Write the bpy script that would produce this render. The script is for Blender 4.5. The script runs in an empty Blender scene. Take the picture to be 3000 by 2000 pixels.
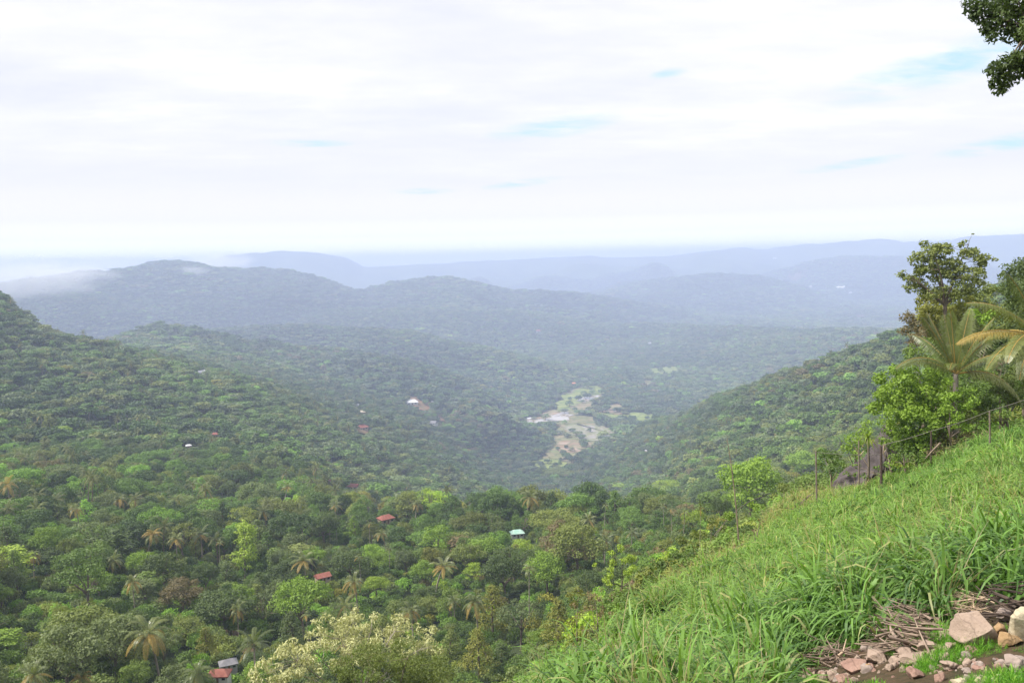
import bpy, math, random
import numpy as np
from mathutils import Matrix, Vector
R = math.radians
rng = np.random.default_rng(7)
sc = bpy.context.scene
COL = sc.collection

# ------------------------------------------------------------------ camera
F = 2500.0                       # focal length in pixels of the 3000 px wide photograph
PITCH = math.atan(238 / F)
ROLL = R(1.2)
fwd = np.array([0, math.cos(PITCH), -math.sin(PITCH)])
rt0 = np.array([1.0, 0, 0]); up0 = np.cross(rt0, fwd)
rgt = rt0 * math.cos(ROLL) - up0 * math.sin(ROLL)
upv = np.cross(rgt, fwd)
cam_d = bpy.data.cameras.new('camera'); cam = bpy.data.objects.new('camera', cam_d); COL.objects.link(cam)
cam_d.sensor_width = 36; cam_d.lens = 36 * F / 3000; cam_d.clip_start = 0.2; cam_d.clip_end = 80000
M = Matrix.Identity(4)
for i in range(3):
    M[i][0] = rgt[i]; M[i][1] = upv[i]; M[i][2] = -fwd[i]
cam.matrix_world = M
sc.camera = cam

# ------------------------------------------------------------------ light, sky, exposure
SUN_DIR = Vector((-0.62, -0.10, 0.82)).normalized()
sun_d = bpy.data.lights.new('sun', 'SUN'); sun = bpy.data.objects.new('sun', sun_d); COL.objects.link(sun)
sun_d.energy = 3.6; sun_d.angle = R(9); sun_d.color = (1.0, 0.95, 0.86)
sun.rotation_euler = SUN_DIR.to_track_quat('Z', 'Y').to_euler()
sc.view_settings.view_transform = 'Standard'; sc.view_settings.look = 'None'
sc.view_settings.exposure = 0.95; sc.cycles.volume_bounces = 3; sc.view_settings.gamma = 1; sc.view_settings.use_curve_mapping = False
HAZE_DENSITY = 2.4e-4
HAZE_COLOR = (0.60, 0.70, 0.98, 1)

def N(nt, t, **kw):
    n = nt.nodes.new(t)
    for k, v in kw.items():
        if k.startswith('i_'):
            n.inputs[k[2:].replace('_', ' ')].default_value = v
        else: setattr(n, k, v)
    return n
def L(nt, a, b): nt.links.new(a, b)
def mathn(nt, op, a, b=None, c=None, clamp=False):
    n = nt.nodes.new('ShaderNodeMath'); n.operation = op; n.use_clamp = clamp
    for i, v in enumerate((a, b, c)):
        if v is None: continue
        if isinstance(v, (int, float)): n.inputs[i].default_value = v
        else: L(nt, v, n.inputs[i])
    return n.outputs[0]
def mixc(nt, f, a, b, blend='MIX'):
    n = nt.nodes.new('ShaderNodeMix'); n.data_type = 'RGBA'; n.blend_type = blend
    for s, v in ((n.inputs[0], f), (n.inputs[6], a), (n.inputs[7], b)):
        if isinstance(v, (int, float)): s.default_value = v
        elif isinstance(v, tuple): s.default_value = v if len(v) == 4 else (*v, 1)
        else: L(nt, v, s)
    return n.outputs[2]
def ramp(nt, f, stops):
    n = nt.nodes.new('ShaderNodeValToRGB'); cr = n.color_ramp
    while len(cr.elements) < len(stops): cr.elements.new(0.5)
    for e, (p, c) in zip(cr.elements, stops):
        e.position = p; e.color = (*c, 1) if len(c) == 3 else c
    L(nt, f, n.inputs[0]); return n.outputs[0]
def noise(nt, vec, scale, detail=3, rough=0.55, out=0):
    n = N(nt, 'ShaderNodeTexNoise'); n.inputs['Scale'].default_value = scale
    n.inputs['Detail'].default_value = detail; n.inputs['Roughness'].default_value = rough
    if vec is not None: L(nt, vec, n.inputs['Vector'])
    return n.outputs[out]

def ray(px, py):
    a = (px - 1500) / F; b = -(py - 1000) / F
    d = fwd + rgt * a + upv * b
    return d
def at(px, py, r):
    d = ray(px, py); return d * (r / math.hypot(d[0], d[1]))
def project(x, y, z):
    P = np.stack([np.asarray(x, float), np.asarray(y, float), np.asarray(z, float)], -1)
    d = P @ fwd; d = np.where(np.abs(d) < 1e-6, 1e-6, d)
    return 1500 + F * (P @ rgt) / d, 1000 - F * (P @ upv) / d

def build_world():
    w = bpy.data.worlds.new('World'); sc.world = w; w.use_nodes = True
    nt = w.node_tree; nt.nodes.clear()
    out = N(nt, 'ShaderNodeOutputWorld'); bg = N(nt, 'ShaderNodeBackground')
    bg.inputs['Strength'].default_value = 0.1
    sky = N(nt, 'ShaderNodeTexSky'); sky.sky_type = 'NISHITA'; sky.sun_disc = False
    sky.sun_elevation = math.asin(SUN_DIR.z); sky.sun_rotation = math.atan2(SUN_DIR.x, SUN_DIR.y)
    sky.air_density = 1.0; sky.dust_density = 1.5
    tc = N(nt, 'ShaderNodeTexCoord'); sep = N(nt, 'ShaderNodeSeparateXYZ'); L(nt, tc.outputs['Generated'], sep.inputs[0])
    x, y, z = sep.outputs
    zz = mathn(nt, 'MAXIMUM', mathn(nt, 'ADD', z, 0.10), 0.05)
    cmb = N(nt, 'ShaderNodeCombineXYZ')
    L(nt, mathn(nt, 'DIVIDE', x, zz), cmb.inputs[0]); L(nt, mathn(nt, 'DIVIDE', y, zz), cmb.inputs[1])
    mp = N(nt, 'ShaderNodeMapping'); L(nt, cmb.outputs[0], mp.inputs[0])
    mp.inputs['Rotation'].default_value = (0, 0, R(-14)); mp.inputs['Scale'].default_value = (0.55, 1.0, 1)
    n1 = noise(nt, mp.outputs[0], 0.9, 7, 0.6); n2 = noise(nt, mp.outputs[0], 2.6, 8, 0.62)
    wisps = mathn(nt, 'ADD', mathn(nt, 'MULTIPLY', n1, 0.55), mathn(nt, 'MULTIPLY', n2, 0.45))
    # cloud sheet: slightly darker lavender undersides and brighter parts
    ccol = ramp(nt, wisps, [(0.38, (4.75, 4.8, 5.35)), (0.46, (5.1, 5.1, 5.5)), (0.53, (5.5, 5.45, 5.65)), (0.60, (6.2, 6.1, 6.2))])
    # the sky brightens towards the horizon
    hz = ramp(nt, mathn(nt, 'MULTIPLY', z, 8.0, clamp=True), [(0.0, (46, 40, 30)), (0.08, (30, 26.5, 20)), (0.16, (16, 14.6, 12.4)), (0.24, (10.0, 9.0, 8.6)), (0.40, (6.9, 6.3, 6.6)), (0.75, (5.5, 5.3, 5.7))])
    ccol = mixc(nt, mathn(nt, 'MULTIPLY', mathn(nt, 'SUBTRACT', 0.16, z), 11.0, clamp=True), ccol, hz)
    # thin openings in the cloud sheet where the blue shows
    az = mathn(nt, 'ARCTAN2', x, y); el = mathn(nt, 'ARCSINE', z)
    gap = None
    for (px, py, wpx, hpx, tilt) in [(1620, 375, 210, 34, -0.10), (1960, 215, 60, 16, -0.1), (2790, 185, 330, 62, -0.20),
                               (2950, 420, 180, 26, -0.12), (1530, 537, 130, 13, -0.1), (1240, 560, 110, 10, 0),
                               (2500, 480, 160, 14, -0.1), (900, 420, 140, 12, 0.0)]:
        d = ray(px, py); a0 = math.atan2(d[0], d[1]); e0 = math.atan2(d[2], math.hypot(d[0], d[1]))
        da = mathn(nt, 'SUBTRACT', az, a0)
        de = mathn(nt, 'ADD', mathn(nt, 'SUBTRACT', el, e0), mathn(nt, 'MULTIPLY', da, tilt))
        u = mathn(nt, 'DIVIDE', da, wpx / F); v = mathn(nt, 'DIVIDE', de, hpx / F)
        q = mathn(nt, 'SUBTRACT', 1.0, mathn(nt, 'SQRT', mathn(nt, 'ADD', mathn(nt, 'MULTIPLY', u, u), mathn(nt, 'MULTIPLY', v, v))), clamp=True)
        gap = q if gap is None else mathn(nt, 'MAXIMUM', gap, q)
    brk = mathn(nt, 'MULTIPLY', mathn(nt, 'SUBTRACT', noise(nt, mp.outputs[0], 6.0, 7, 0.6), 0.36), 4.0, clamp=True)
    gapf = mathn(nt, 'MULTIPLY', mathn(nt, 'MULTIPLY', gap, 1.5, clamp=True), mathn(nt, 'MULTIPLY', brk, 1.0), clamp=True)
    blue = mixc(nt, 0.5, sky.outputs[0], (3.0, 4.9, 6.6, 1))
    blue = mixc(nt, 0.45, blue, (3.4, 5.1, 6.1, 1))
    col = mixc(nt, gapf, ccol, blue)
    L(nt, col, bg.inputs['Color']); L(nt, bg.outputs[0], out.inputs[0])
build_world()

# ------------------------------------------------------------------ numpy noise
def _hash(ix, iy, seed):
    h = (ix.astype(np.int64) * 374761393 + iy.astype(np.int64) * 668265263 + seed * 974634777) & 0xffffffff
    h = ((h ^ (h >> 13)) * 1274126177) & 0xffffffff
    h = h ^ (h >> 16)
    return (h & 0xffffff) / float(0xffffff)
def vnoise(x, y, seed):
    ix = np.floor(x); iy = np.floor(y); fx = x - ix; fy = y - iy
    ix = ix.astype(np.int64); iy = iy.astype(np.int64)
    fx = fx * fx * fx * (fx * (fx * 6 - 15) + 10); fy = fy * fy * fy * (fy * (fy * 6 - 15) + 10)
    a = _hash(ix, iy, seed); b = _hash(ix + 1, iy, seed); c = _hash(ix, iy + 1, seed); d = _hash(ix + 1, iy + 1, seed)
    return (a * (1 - fx) + b * fx) * (1 - fy) + (c * (1 - fx) + d * fx) * fy * 1.0
def sstep(a, b, x):
    t = np.clip((x - a) / (b - a), 0, 1); return t * t * (3 - 2 * t)

# ------------------------------------------------------------------ terrain
VALLEY = -335.0
# columns of the view: (distance, picture height of the canopy or the grass at that distance); ('z', h) = ground height
T = {
 -900: [(1,'z',-1.8),(4,'z',-5),(10,'z',-12),(30,'z',-26),(60,'z',-40),(110,2010),(160,1720),(230,1550),(320,1430),(430,1330),(520,1260),(700,1040),(850,800),(1050,500),(1400,700),(2200,'z',-200),(3000,'z',-320)],
 0:    [(1,'z',-1.8),(4,'z',-5),(10,'z',-12),(30,'z',-26),(60,'z',-40),(110,2010),(160,1720),(230,1560),(320,1440),(430,1350),(520,1290),(700,1130),(850,970),(1000,790),(1200,850),(1600,'z',-190),(2200,'z',-310)],
 140:  [(1,'z',-1.8),(4,'z',-5),(10,'z',-12),(30,'z',-26),(60,'z',-40),(110,2010),(160,1720),(230,1560),(320,1440),(430,1350),(520,1290),(700,1150),(850,1040),(960,945),(1150,1000),(1500,'z',-210),(2000,'z',-310)],
 330:  [(1,'z',-1.8),(4,'z',-5),(10,'z',-12),(30,'z',-26),(60,'z',-40),(110,2010),(160,1730),(230,1570),(320,1440),(430,1360),(520,1300),(700,1160),(850,1050),(960,980),(1100,1010),(1500,1020),(1900,985),(2300,'z',-250)],
 600:  [(1,'z',-1.8),(4,'z',-5),(10,'z',-12),(30,'z',-26),(60,'z',-40),(110,2020),(165,1740),(230,1590),(300,1480),(420,1380),(520,1320),(700,1190),(900,1090),(1050,1062),(1300,1062),(1600,1030),(1950,990),(2400,'z',-270)],
 800:  [(1,'z',-1.8),(4,'z',-5),(10,'z',-12),(30,'z',-26),(60,'z',-40),(110,2030),(165,1750),(230,1590),(300,1480),(420,1390),(550,1310),(800,1195),(1000,1135),(1250,1120),(1550,1080),(1950,1030),(2400,'z',-290)],
 1000: [(1,'z',-1.8),(4,'z',-5),(10,'z',-11),(30,'z',-24),(50,'z',-34),(80,2080),(110,1960),(160,1750),(220,1600),(300,1480),(380,1430),(500,1440),(700,1340),(1000,1225),(1200,1190),(1500,1140),(1900,1080),(2400,'z',-315)],
 1200: [(1,'z',-1.8),(4,'z',-4),(10,'z',-9),(25,'z',-19),(45,'z',-31),(80,2080),(115,1930),(160,1750),(220,1600),(290,1490),(350,1430),(450,1500),(700,1420),(900,1330),(1100,1265),(1300,1225),(1600,1175),(2000,1120),(2500,'z',-328)],
 1450: [(1,'z',-1.8),(4,'z',-3.5),(10,'z',-7.5),(18,'z',-11.5),(24,'z',-16),(40,'z',-27),(70,'z',-41),(115,1910),(160,1750),(220,1590),(290,1460),(330,1430),(420,1520),(700,1480),(950,1440),(1050,1410),(1250,'z',-330)],
 1580: [(1,'z',-1.8),(4,'z',-3.4),(10,'z',-6.5),(18,'z',-9.2),(23,'z',-11.6),(30,'z',-17),(45,'z',-26),(75,1950),(115,1850),(160,1730),(220,1580),(280,1450),(310,1430),(400,1560),(700,1500),(1000,1450),(1250,'z',-333)],
 1700: [(1,'z',-1.8),(4,'z',-3.2),(10,'z',-5.6),(16,2150),(20,2030),(25,1945),(32,'z',-17),(45,'z',-24),(70,1840),(110,1720),(160,1640),(220,1550),(290,1440),(400,1580),(700,1490),(1000,1450),(1250,'z',-333)],
 1900: [(1,'z',-1.8),(4,'z',-3),(10,'z',-5.2),(14,2080),(18,1940),(24,1800),(30,1715),(38,'z',-16),(55,1680),(90,1620),(150,1560),(220,1500),(285,1435),(380,1520),(700,1440),(950,1390),(1200,1300),(1450,1220),(1700,'z',-320)],
 2100: [(1,'z',-1.8),(4,'z',-2.8),(8,'z',-4.6),(13.5,2020),(18,1860),(24,1740),(34,1590),(42,'z',-16.0),(60,1590),(90,1530),(150,1470),(240,1405),(330,1480),(550,1400),(700,1310),(900,1210),(1180,1130),(1450,'z',-270),(1800,'z',-333)],
 2300: [(1,'z',-1.8),(4,'z',-2.6),(8,'z',-4.6),(12.3,2020),(17,1820),(25,1640),(35,1500),(43,1438),(52,'z',-15),(80,1480),(150,1430),(240,1390),(330,1420),(450,1390),(600,1300),(800,1165),(1000,1055),(1250,'z',-230),(1700,'z',-333)],
 2500: [(1,'z',-1.8),(4,'z',-2.4),(8,'z',-4.4),(11.4,2010),(13.5,1860),(18,1710),(25,1580),(35,1465),(46,1395),(56,'z',-14.5),(100,1400),(200,1370),(400,1350),(550,1270),(750,1110),(900,990),(1150,'z',-190),(1600,'z',-330)],
 2700: [(1,'z',-1.8),(4,'z',-2.2),(8,'z',-4.2),(11,2000),(12.6,1850),(16,1710),(24,1520),(33,1400),(44,1325),(60,1300),(100,1290),(200,1250),(350,1200),(500,1130),(700,1010),(880,930),(1100,'z',-150),(1600,'z',-320)],
 3000: [(1,'z',-1.8),(4,'z',-2.1),(8,'z',-4.0),(10.5,2000),(11.9,1850),(14,1720),(21,1500),(31,1320),(40,1245),(60,1180),(100,1110),(200,1040),(350,960),(500,860),(680,765),(800,800),(1100,'z',-130),(1700,'z',-300)],
 3900: [(1,'z',-1.8),(4,'z',-2.0),(8,'z',-3.6),(12,1900),(20,1550),(35,1250),(60,1100),(100,1000),(200,900),(350,780),(500,660),(700,560),(900,600),(1300,'z',-60),(2000,'z',-250)],
}
LR = np.linspace(0, math.log(3500), 420)
def canopy_h(r): return np.interp(r, [50, 70, 110, 200], [0, 2.0, 7.0, 8.5])
_cols = sorted(T); _az = []; _prof = []
for c in _cols:
    d = ray(c, 1200); _az.append(math.atan2(d[0], d[1]))
    rs, zs = [], []
    for e in T[c]:
        if e[1] == 'z': rs.append(math.log(e[0])); zs.append(e[2])
        else:
            if 17 < e[0] <= 50 and c >= 1580: e = (e[0], e[1] + float(np.interp(c, [1580, 1700, 1900, 2100, 2300, 2500, 2700, 3000], [10, 5, 60, 88, 78, 60, 75, 40])) * min(1, (e[0] - 14) / 16))
            zs.append(at(c, e[1], e[0])[2] - canopy_h(e[0])); rs.append(math.log(e[0]))
    zs.append(VALLEY); rs.append(max(rs[-1] + 0.2, math.log(2600)))
    p = np.interp(LR, rs, zs)
    k = np.exp(-0.5 * (np.arange(-9, 10) / 3.2) ** 2); k /= k.sum()
    p = np.convolve(np.pad(p, 9, mode='edge'), k, mode='valid')
    _prof.append(p)
_az = np.array(_az); _prof = np.array(_prof)
AZG = np.linspace(_az[0], _az[-1], 700)
_G = np.array([[0.0]])
def _mkgrid():
    g = np.empty((len(AZG), len(LR)))
    for j in range(len(LR)): g[:, j] = np.interp(AZG, _az, _prof[:, j])
    k = np.exp(-0.5 * (np.arange(-24, 25) / 8.0) ** 2); k /= k.sum()
    gp = np.pad(g, ((24, 24), (0, 0)), mode='edge')
    o = np.zeros_like(g)
    for i, w in enumerate(k): o += w * gp[i:i + len(AZG)]
    return o
_G = _mkgrid()
# ridge lines: (px, py, distance) of the crest, slope, rounding width
RIDGES = [
 ([(330,1010,1900),(400,965,1900),(460,945,1900),(600,970,1950),(800,1000,2000),(1000,1035,2000),(1200,1075,1900),(1350,1140,1800),(1430,1200,1750)], 0.33, 60),
 ([(560,965,2700),(760,955,2700),(900,950,2700),(1150,965,2600),(1400,1010,2500),(1560,1060,2400)], 0.30, 80),
 ([(880,1165,1520),(1050,1170,1450),(1200,1195,1400),(1320,1250,1350)], 0.35, 40),
 ([(1100,1060,2150),(1300,1085,2150),(1480,1130,2100)], 0.33, 50),
 ([(1500,985,3600),(1700,960,3700),(1900,950,3600),(2150,955,3300),(2400,965,3000),(2600,960,2800)], 0.22, 120),
 ([(1000,905,3500),(1250,900,3500),(1500,915,3600)], 0.25, 120),
 ([(-300,860,3400),(60,868,3600),(150,812,3800),(230,800,3900),(330,797,4000),(420,776,4000),(510,764,4100),(570,778,4100),(663,788,4200),(797,790,4200),(861,800,4200),(931,836,4100),(1052,846,4100),(1122,849,4150),(1180,832,4200),(1300,811,4300),(1380,828,4300),(1480,850,4350),(1550,850,4400),(1640,866,4500),(1750,884,4600),(1900,890,4700)], 0.30, 120),
 ([(1850,865,5600),(1990,830,5700),(2060,806,5800),(2140,800,5800),(2230,816,5800),(2330,850,5600)], 0.28, 150),
 ([(2250,840,6600),(2330,800,6700),(2410,760,6800),(2480,750,6900),(2580,752,6900),(2700,752,6900),(2850,775,6800),(3050,810,6700),(3300,800,6600)], 0.30, 160),
 ([(500,800,7800),(560,782,7900),(610,765,7900),(676,745,8000),(740,740,8100),(829,734,8200),(925,741,8200),(969,760,8300),(1020,785,8400),(1084,794,8500),(1250,815,8500)], 0.55, 100),
 ([(850,800,9200),(1100,798,9300),(1350,790,9400),(1560,778,9500),(1700,786,9500),(1850,778,9500),(2000,770,9500),(2200,778,9500),(2500,785,9500)], 0.25, 250),
 ([(1000,788,11000),(1300,775,11000),(1500,762,11200),(1640,763,11300),(1760,757,11300),(1900,760,11400),(2060,742,11400),(2150,727,11500),(2190,730,11500),(2260,745,11500),(2450,752,11500),(2700,745,11500),(2900,730,11500),(3200,728,11500)], 0.30, 200),
 ([(1350,768,13500),(1720,752,13600),(1960,748,13700),(2080,738,13800),(2220,730,13800),(2330,722,13800),(2440,712,13900),(2560,700,14000),(2640,705,14000),(2720,708,14000),(2850,693,14000),(3000,686,14000),(3400,675,14000)], 0.30, 200),
]
RX = []
for pts, sl, w in RIDGES:
    P = np.array([at(p[0], p[1], p[2] * (.64 if p[2] > 13000 else .76 if p[2] > 10500 else 1)) for p in pts])
    t = np.arange(len(P)); tt = np.linspace(0, len(P) - 1, (len(P) - 1) * 6 + 1)
    Q = np.stack([np.interp(tt, t, P[:, i]) for i in range(3)], 1)
    kk = np.array([1, 2, 3, 2, 1.]) / 9
    for i in range(3): Q[2:-2, i] = np.convolve(Q[:, i], kk, mode='valid')
    RX.append((Q, sl, w))

FIELDS_PX = {}
def cp(pts): return [(1300 + a / 2.851, 950 + b / 2.851) for a, b in pts]
FIELDS = [
 ('tan', [(1556,1372),(1590,1335),(1630,1300),(1625,1262),(1640,1250),(1600,1246),(1545,1243),(1560,1222),(1620,1205),(1636,1165),(1700,1135),(1775,1130),(1778,1160),(1735,1190),(1702,1215),(1760,1235),(1802,1268),(1792,1296),(1722,1318),(1690,1350),(1662,1376),(1600,1384)]),
 ('green', cp([(960,600),(1080,580),(1130,530),(1230,512),(1350,525),(1352,580),(1280,600),(1200,640),(1130,660),(1060,690),(1030,720),(950,720),(965,660)])),
 ('water', cp([(1120,640),(1150,615),(1220,600),(1290,592),(1300,610),(1230,640),(1150,655)])),
 ('water', cp([(860,785),(960,742),(1040,730),(1048,800),(960,812),(880,815)])),
 ('mud',   cp([(800,760),(880,715),(950,718),(960,738),(862,782),(800,790)])),
 ('water', cp([(680,820),(710,780),(760,790),(860,800),(850,818),(760,850),(710,862)])),
 ('flood', cp([(990,862),(1070,845),(1150,835),(1320,860),(1420,890),(1425,960),(1300,978),(1150,978),(1080,940),(1030,900)])),
 ('mud',   cp([(960,985),(1100,975),(1200,1000),(1190,1030),(1140,1075),(1000,1085),(955,1040)])),
 ('green', cp([(1190,735),(1260,700),(1300,740),(1400,760),(1480,765),(1560,745),(1720,745),(1775,800),(1740,832),(1620,835),(1530,815),(1420,790),(1280,770)])),
 ('mud',   cp([(1290,705),(1340,690),(1460,670),(1498,695),(1500,738),(1540,742),(1470,762),(1400,755),(1310,738)])),
 ('green', cp([(1715,372),(1950,360),(1962,400),(1880,442),(1730,425)])),
 ('tan',   cp([(1600,495),(1700,460),(1785,500),(1700,532)])),
 ('green', cp([(1540,340),(1630,335),(1635,390),(1550,382)])),
 ('tan',   cp([(1985,425),(2281,437),(2281,452),(2020,440)])),
 ('green', cp([(735,1165),(860,1135),(960,1145),(1035,1180),(900,1225),(750,1225)])),
 ('tan',   cp([(850,1095),(1000,1085),(1110,1095),(1000,1140),(865,1130)])),
 ('tan',   cp([(965,45),(1115,42),(1120,62),(970,68)])),
 ('tan',   cp([(1780,45),(1860,42),(1870,60),(1790,64)])),
]
def on_plane(px, py, z=VALLEY):
    d = ray(px, py); t = z / d[2]; return d[0] * t, d[1] * t
FIELD_W = []
for kind, pts in FIELDS:
    FIELD_W.append((kind, np.array([on_plane(*p) for p in pts])))

def H(x, y):
    x = np.atleast_1d(np.asarray(x, float)); y = np.atleast_1d(np.asarray(y, float))
    r = np.hypot(x, y) + 1e-6; az = np.arctan2(x, y)
    fa = np.clip((az - AZG[0]) / (AZG[1] - AZG[0]), 0, len(AZG) - 1.001)
    fr = np.clip((np.log(np.maximum(r, 1.0))) / (LR[1] - LR[0]), 0, len(LR) - 1.001)
    ia = fa.astype(int); ir = fr.astype(int); ta = fa - ia; tr = fr - ir
    z = (_G[ia, ir] * (1 - ta) + _G[ia + 1, ir] * ta) * (1 - tr) + (_G[ia, ir + 1] * (1 - ta) + _G[ia + 1, ir + 1] * ta) * tr
    wob = vnoise(x / 900, y / 900, 3) - 0.5; wob2 = vnoise(x / 300, y / 300, 4) - 0.5
    for Q, sl, w in RX:
        lo = Q[:, :2].min(0) - 1600; hi = Q[:, :2].max(0) + 1600
        m = (x > lo[0]) & (x < hi[0]) & (y > lo[1]) & (y < hi[1]) & (r > 1000)
        if not m.any(): continue
        xm = x[m]; ym = y[m]
        best = np.full(xm.shape, -1e9)
        for i in range(len(Q) - 1):
            a = Q[i]; b = Q[i + 1]; ab = b[:2] - a[:2]; l2 = ab @ ab
            t = np.clip(((xm - a[0]) * ab[0] + (ym - a[1]) * ab[1]) / l2, 0, 1)
            d = np.hypot(xm - a[0] - t * ab[0], ym - a[1] - t * ab[1])
            h = a[2] + t * (b[2] - a[2]) - sl * (np.sqrt((d * (1 + 0.9 * wob[m] + 0.5 * wob2[m])) ** 2 + w * w) - w)
            best = np.maximum(best, h)
        zz = z[m]; k = 30.0
        hh = np.clip(0.5 + 0.5 * (best - zz) / k, 0, 1)
        z[m] = zz * (1 - hh) + best * hh + k * hh * (1 - hh)
    amp = 0
    for i, wl in enumerate([1400, 620, 280, 120, 50, 20, 8, 3]):
        g = sstep(wl * 1.2, wl * 3.5, r) if wl > 25 else sstep(wl * 0.5, wl * 2, r)
        n = vnoise(x / wl + 7.3 * i, y / wl - 3.1 * i, 11 + i)
        rid = 1 - np.abs(2 * n - 1) * 2 * 0.5
        f = (0.6 * (n - 0.5) * 2 + 0.4 * (rid - 0.55)) * (0.030 if wl > 25 else 0.035)
        amp = amp + g * f * wl
    up = sstep(VALLEY, VALLEY + 90, z)            # the valley floor stays flat
    far = sstep(1800, 3500, r)
    z = z + amp * (0.25 + 0.75 * np.maximum(up, 0.9 * far))
    keep = np.zeros_like(z)
    for kind, P in FIELD_W[1:]:
        c = P.mean(0); e = (P.max(0) - P.min(0)) / 2 + 35
        q = np.sqrt(((x - c[0]) / e[0]) ** 2 + ((y - c[1]) / e[1]) ** 2)
        keep = np.maximum(keep, 1 - sstep(1.05, 2.2, q))
    return z * (1 - keep) + VALLEY * keep
for _it in range(4):          # noise and neighbouring slopes lift or sink a crest: bring it back to its own height
    for (pts, sl, w), (Q, _, _) in zip(RIDGES, RX):
        rr_ = np.linspace(0, 1, len(Q)) * len(pts) * 2.1 + pts[0][2] * .01
        jag = (vnoise(rr_ * 1.0, rr_ * 0 + 1, 9) - .5) * 2 + (vnoise(rr_ * 2.3, rr_ * 0 + 5, 9) - .5)
        want = np.interp(np.linspace(0, 1, len(Q)), np.linspace(0, 1, len(pts)), [at(p[0], p[1], p[2] * (.64 if p[2] > 13000 else .76 if p[2] > 10500 else 1))[2] for p in pts]) + jag * (16 if pts[0][2] > 9000 else 5)
        Q[:, 2] += np.clip(want - (11 if pts[0][2] < 7200 else 0) - H(Q[:, 0], Q[:, 1]), -40, 40) * .8
def h1(x, y): return float(H(x, y)[0])

def hit(px, py, h0=0.0, r0=8, r1=20000):
    """distance at which the surface ground + h0 first meets the line of sight through a point of the photo"""
    rs = np.exp(np.linspace(math.log(r0), math.log(r1), 2500)); d = ray(px, py)
    if callable(h0): h0 = h0(rs)
    q = math.hypot(d[0], d[1])
    X = d[0] / q * rs; Y = d[1] / q * rs; Z = d[2] / q * rs
    k = np.nonzero(H(X, Y) + h0 >= Z)[0]
    return float(rs[k[0]]) if len(k) else None

# ------------------------------------------------------------------ mesh helpers
class MB:
    def __init__(s): s.v = []; s.q = []; s.a = []; s.n = 0; s.mi = []
    def add(s, v, q, a=0.5, mi=0):
        v = np.asarray(v, float).reshape(-1, 3); q = np.asarray(q, int)
        if q.ndim == 1: q = q.reshape(-1, 4)
        if q.shape[1] == 3: q = np.concatenate([q, q[:, 2:3] * 0 - 1 - s.n], 1)
        s.v.append(v); s.q.append(q + s.n); s.n += len(v)
        s.a.append(np.broadcast_to(np.asarray(a, float), (len(q),)).copy())
        s.mi.append(np.full(len(q), mi))
        return s
    def mesh(s, name, mats=(), smooth=False):
        me = bpy.data.meshes.new(name)
        v = np.concatenate(s.v); q = np.concatenate(s.q); a = np.concatenate(s.a); mi = np.concatenate(s.mi)
        tri = q[:, 3] < 0
        cnt = np.where(tri, 3, 4); start = np.concatenate([[0], np.cumsum(cnt)[:-1]])
        loops = q[q >= 0] if tri.any() else q.ravel()
        me.vertices.add(len(v)); me.vertices.foreach_set('co', v.ravel().astype(np.float32))
        me.loops.add(len(loops)); me.loops.foreach_set('vertex_index', loops.astype(np.int32))
        me.polygons.add(len(q)); me.polygons.foreach_set('loop_start', start.astype(np.int32))
        me.polygons.foreach_set('loop_total', cnt.astype(np.int32))
        me.polygons.foreach_set('material_index', mi.astype(np.int32))
        me.polygons.foreach_set('use_smooth', np.full(len(q), smooth))
        for m in mats: me.materials.append(m)
        at_ = me.attributes.new('v', 'FLOAT', 'FACE'); at_.data.foreach_set('value', a.astype(np.float32))
        me.update(calc_edges=True)
        return me
def link(name, me, parent=None, loc=(0, 0, 0), rz=0, scale=1):
    o = bpy.data.objects.new(name, me); COL.objects.link(o); o.location = loc; o.rotation_euler = (0, 0, rz)
    o.scale = (scale,) * 3 if isinstance(scale, (int, float)) else scale
    if parent is not None: o.parent = parent
    return o
def tag(o, label=None, cat=None, group=None, kind=None):
    if label: o['label'] = label
    if cat: o['category'] = cat
    if group: o['group'] = group
    if kind: o['kind'] = kind
    return o
def thing(name, label, cat, loc, rz=0, group=None, scale=1):
    return tag(link(name, None, None, loc, rz, scale), label, cat, group)

def frame(d):
    d = d / (np.linalg.norm(d) + 1e-9)
    a = np.array([0, 0, 1.0]) if abs(d[2]) < 0.9 else np.array([1.0, 0, 0])
    u = np.cross(a, d); u /= np.linalg.norm(u) + 1e-9
    return u, np.cross(d, u)
def tube(mb, pts, rad, n=6, a=0.5, mi=0):
    pts = np.asarray(pts, float); k = len(pts); rad = np.broadcast_to(np.asarray(rad, float), (k,))
    ang = np.arange(n) * 2 * math.pi / n; V = []
    for i in range(k):
        d = pts[min(i + 1, k - 1)] - pts[max(i - 1, 0)]
        u, w = frame(d)
        V.append(pts[i] + rad[i] * (np.cos(ang)[:, None] * u + np.sin(ang)[:, None] * w))
    Q = []
    for i in range(k - 1):
        for j in range(n):
            Q.append((i * n + j, i * n + (j + 1) % n, (i + 1) * n + (j + 1) % n, (i + 1) * n + j))
    mb.add(np.concatenate(V), Q, a, mi)
    c = np.concatenate([V[-1], pts[-1:]]); mb.add(c, [(j, (j + 1) % n, n) for j in range(n)], a, mi)
def bez(a, b, c, k=6):
    t = np.linspace(0, 1, k)[:, None]; a, b, c = map(np.asarray, (a, b, c))
    return (1 - t) ** 2 * a + 2 * t * (1 - t) * b + t * t * c

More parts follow.
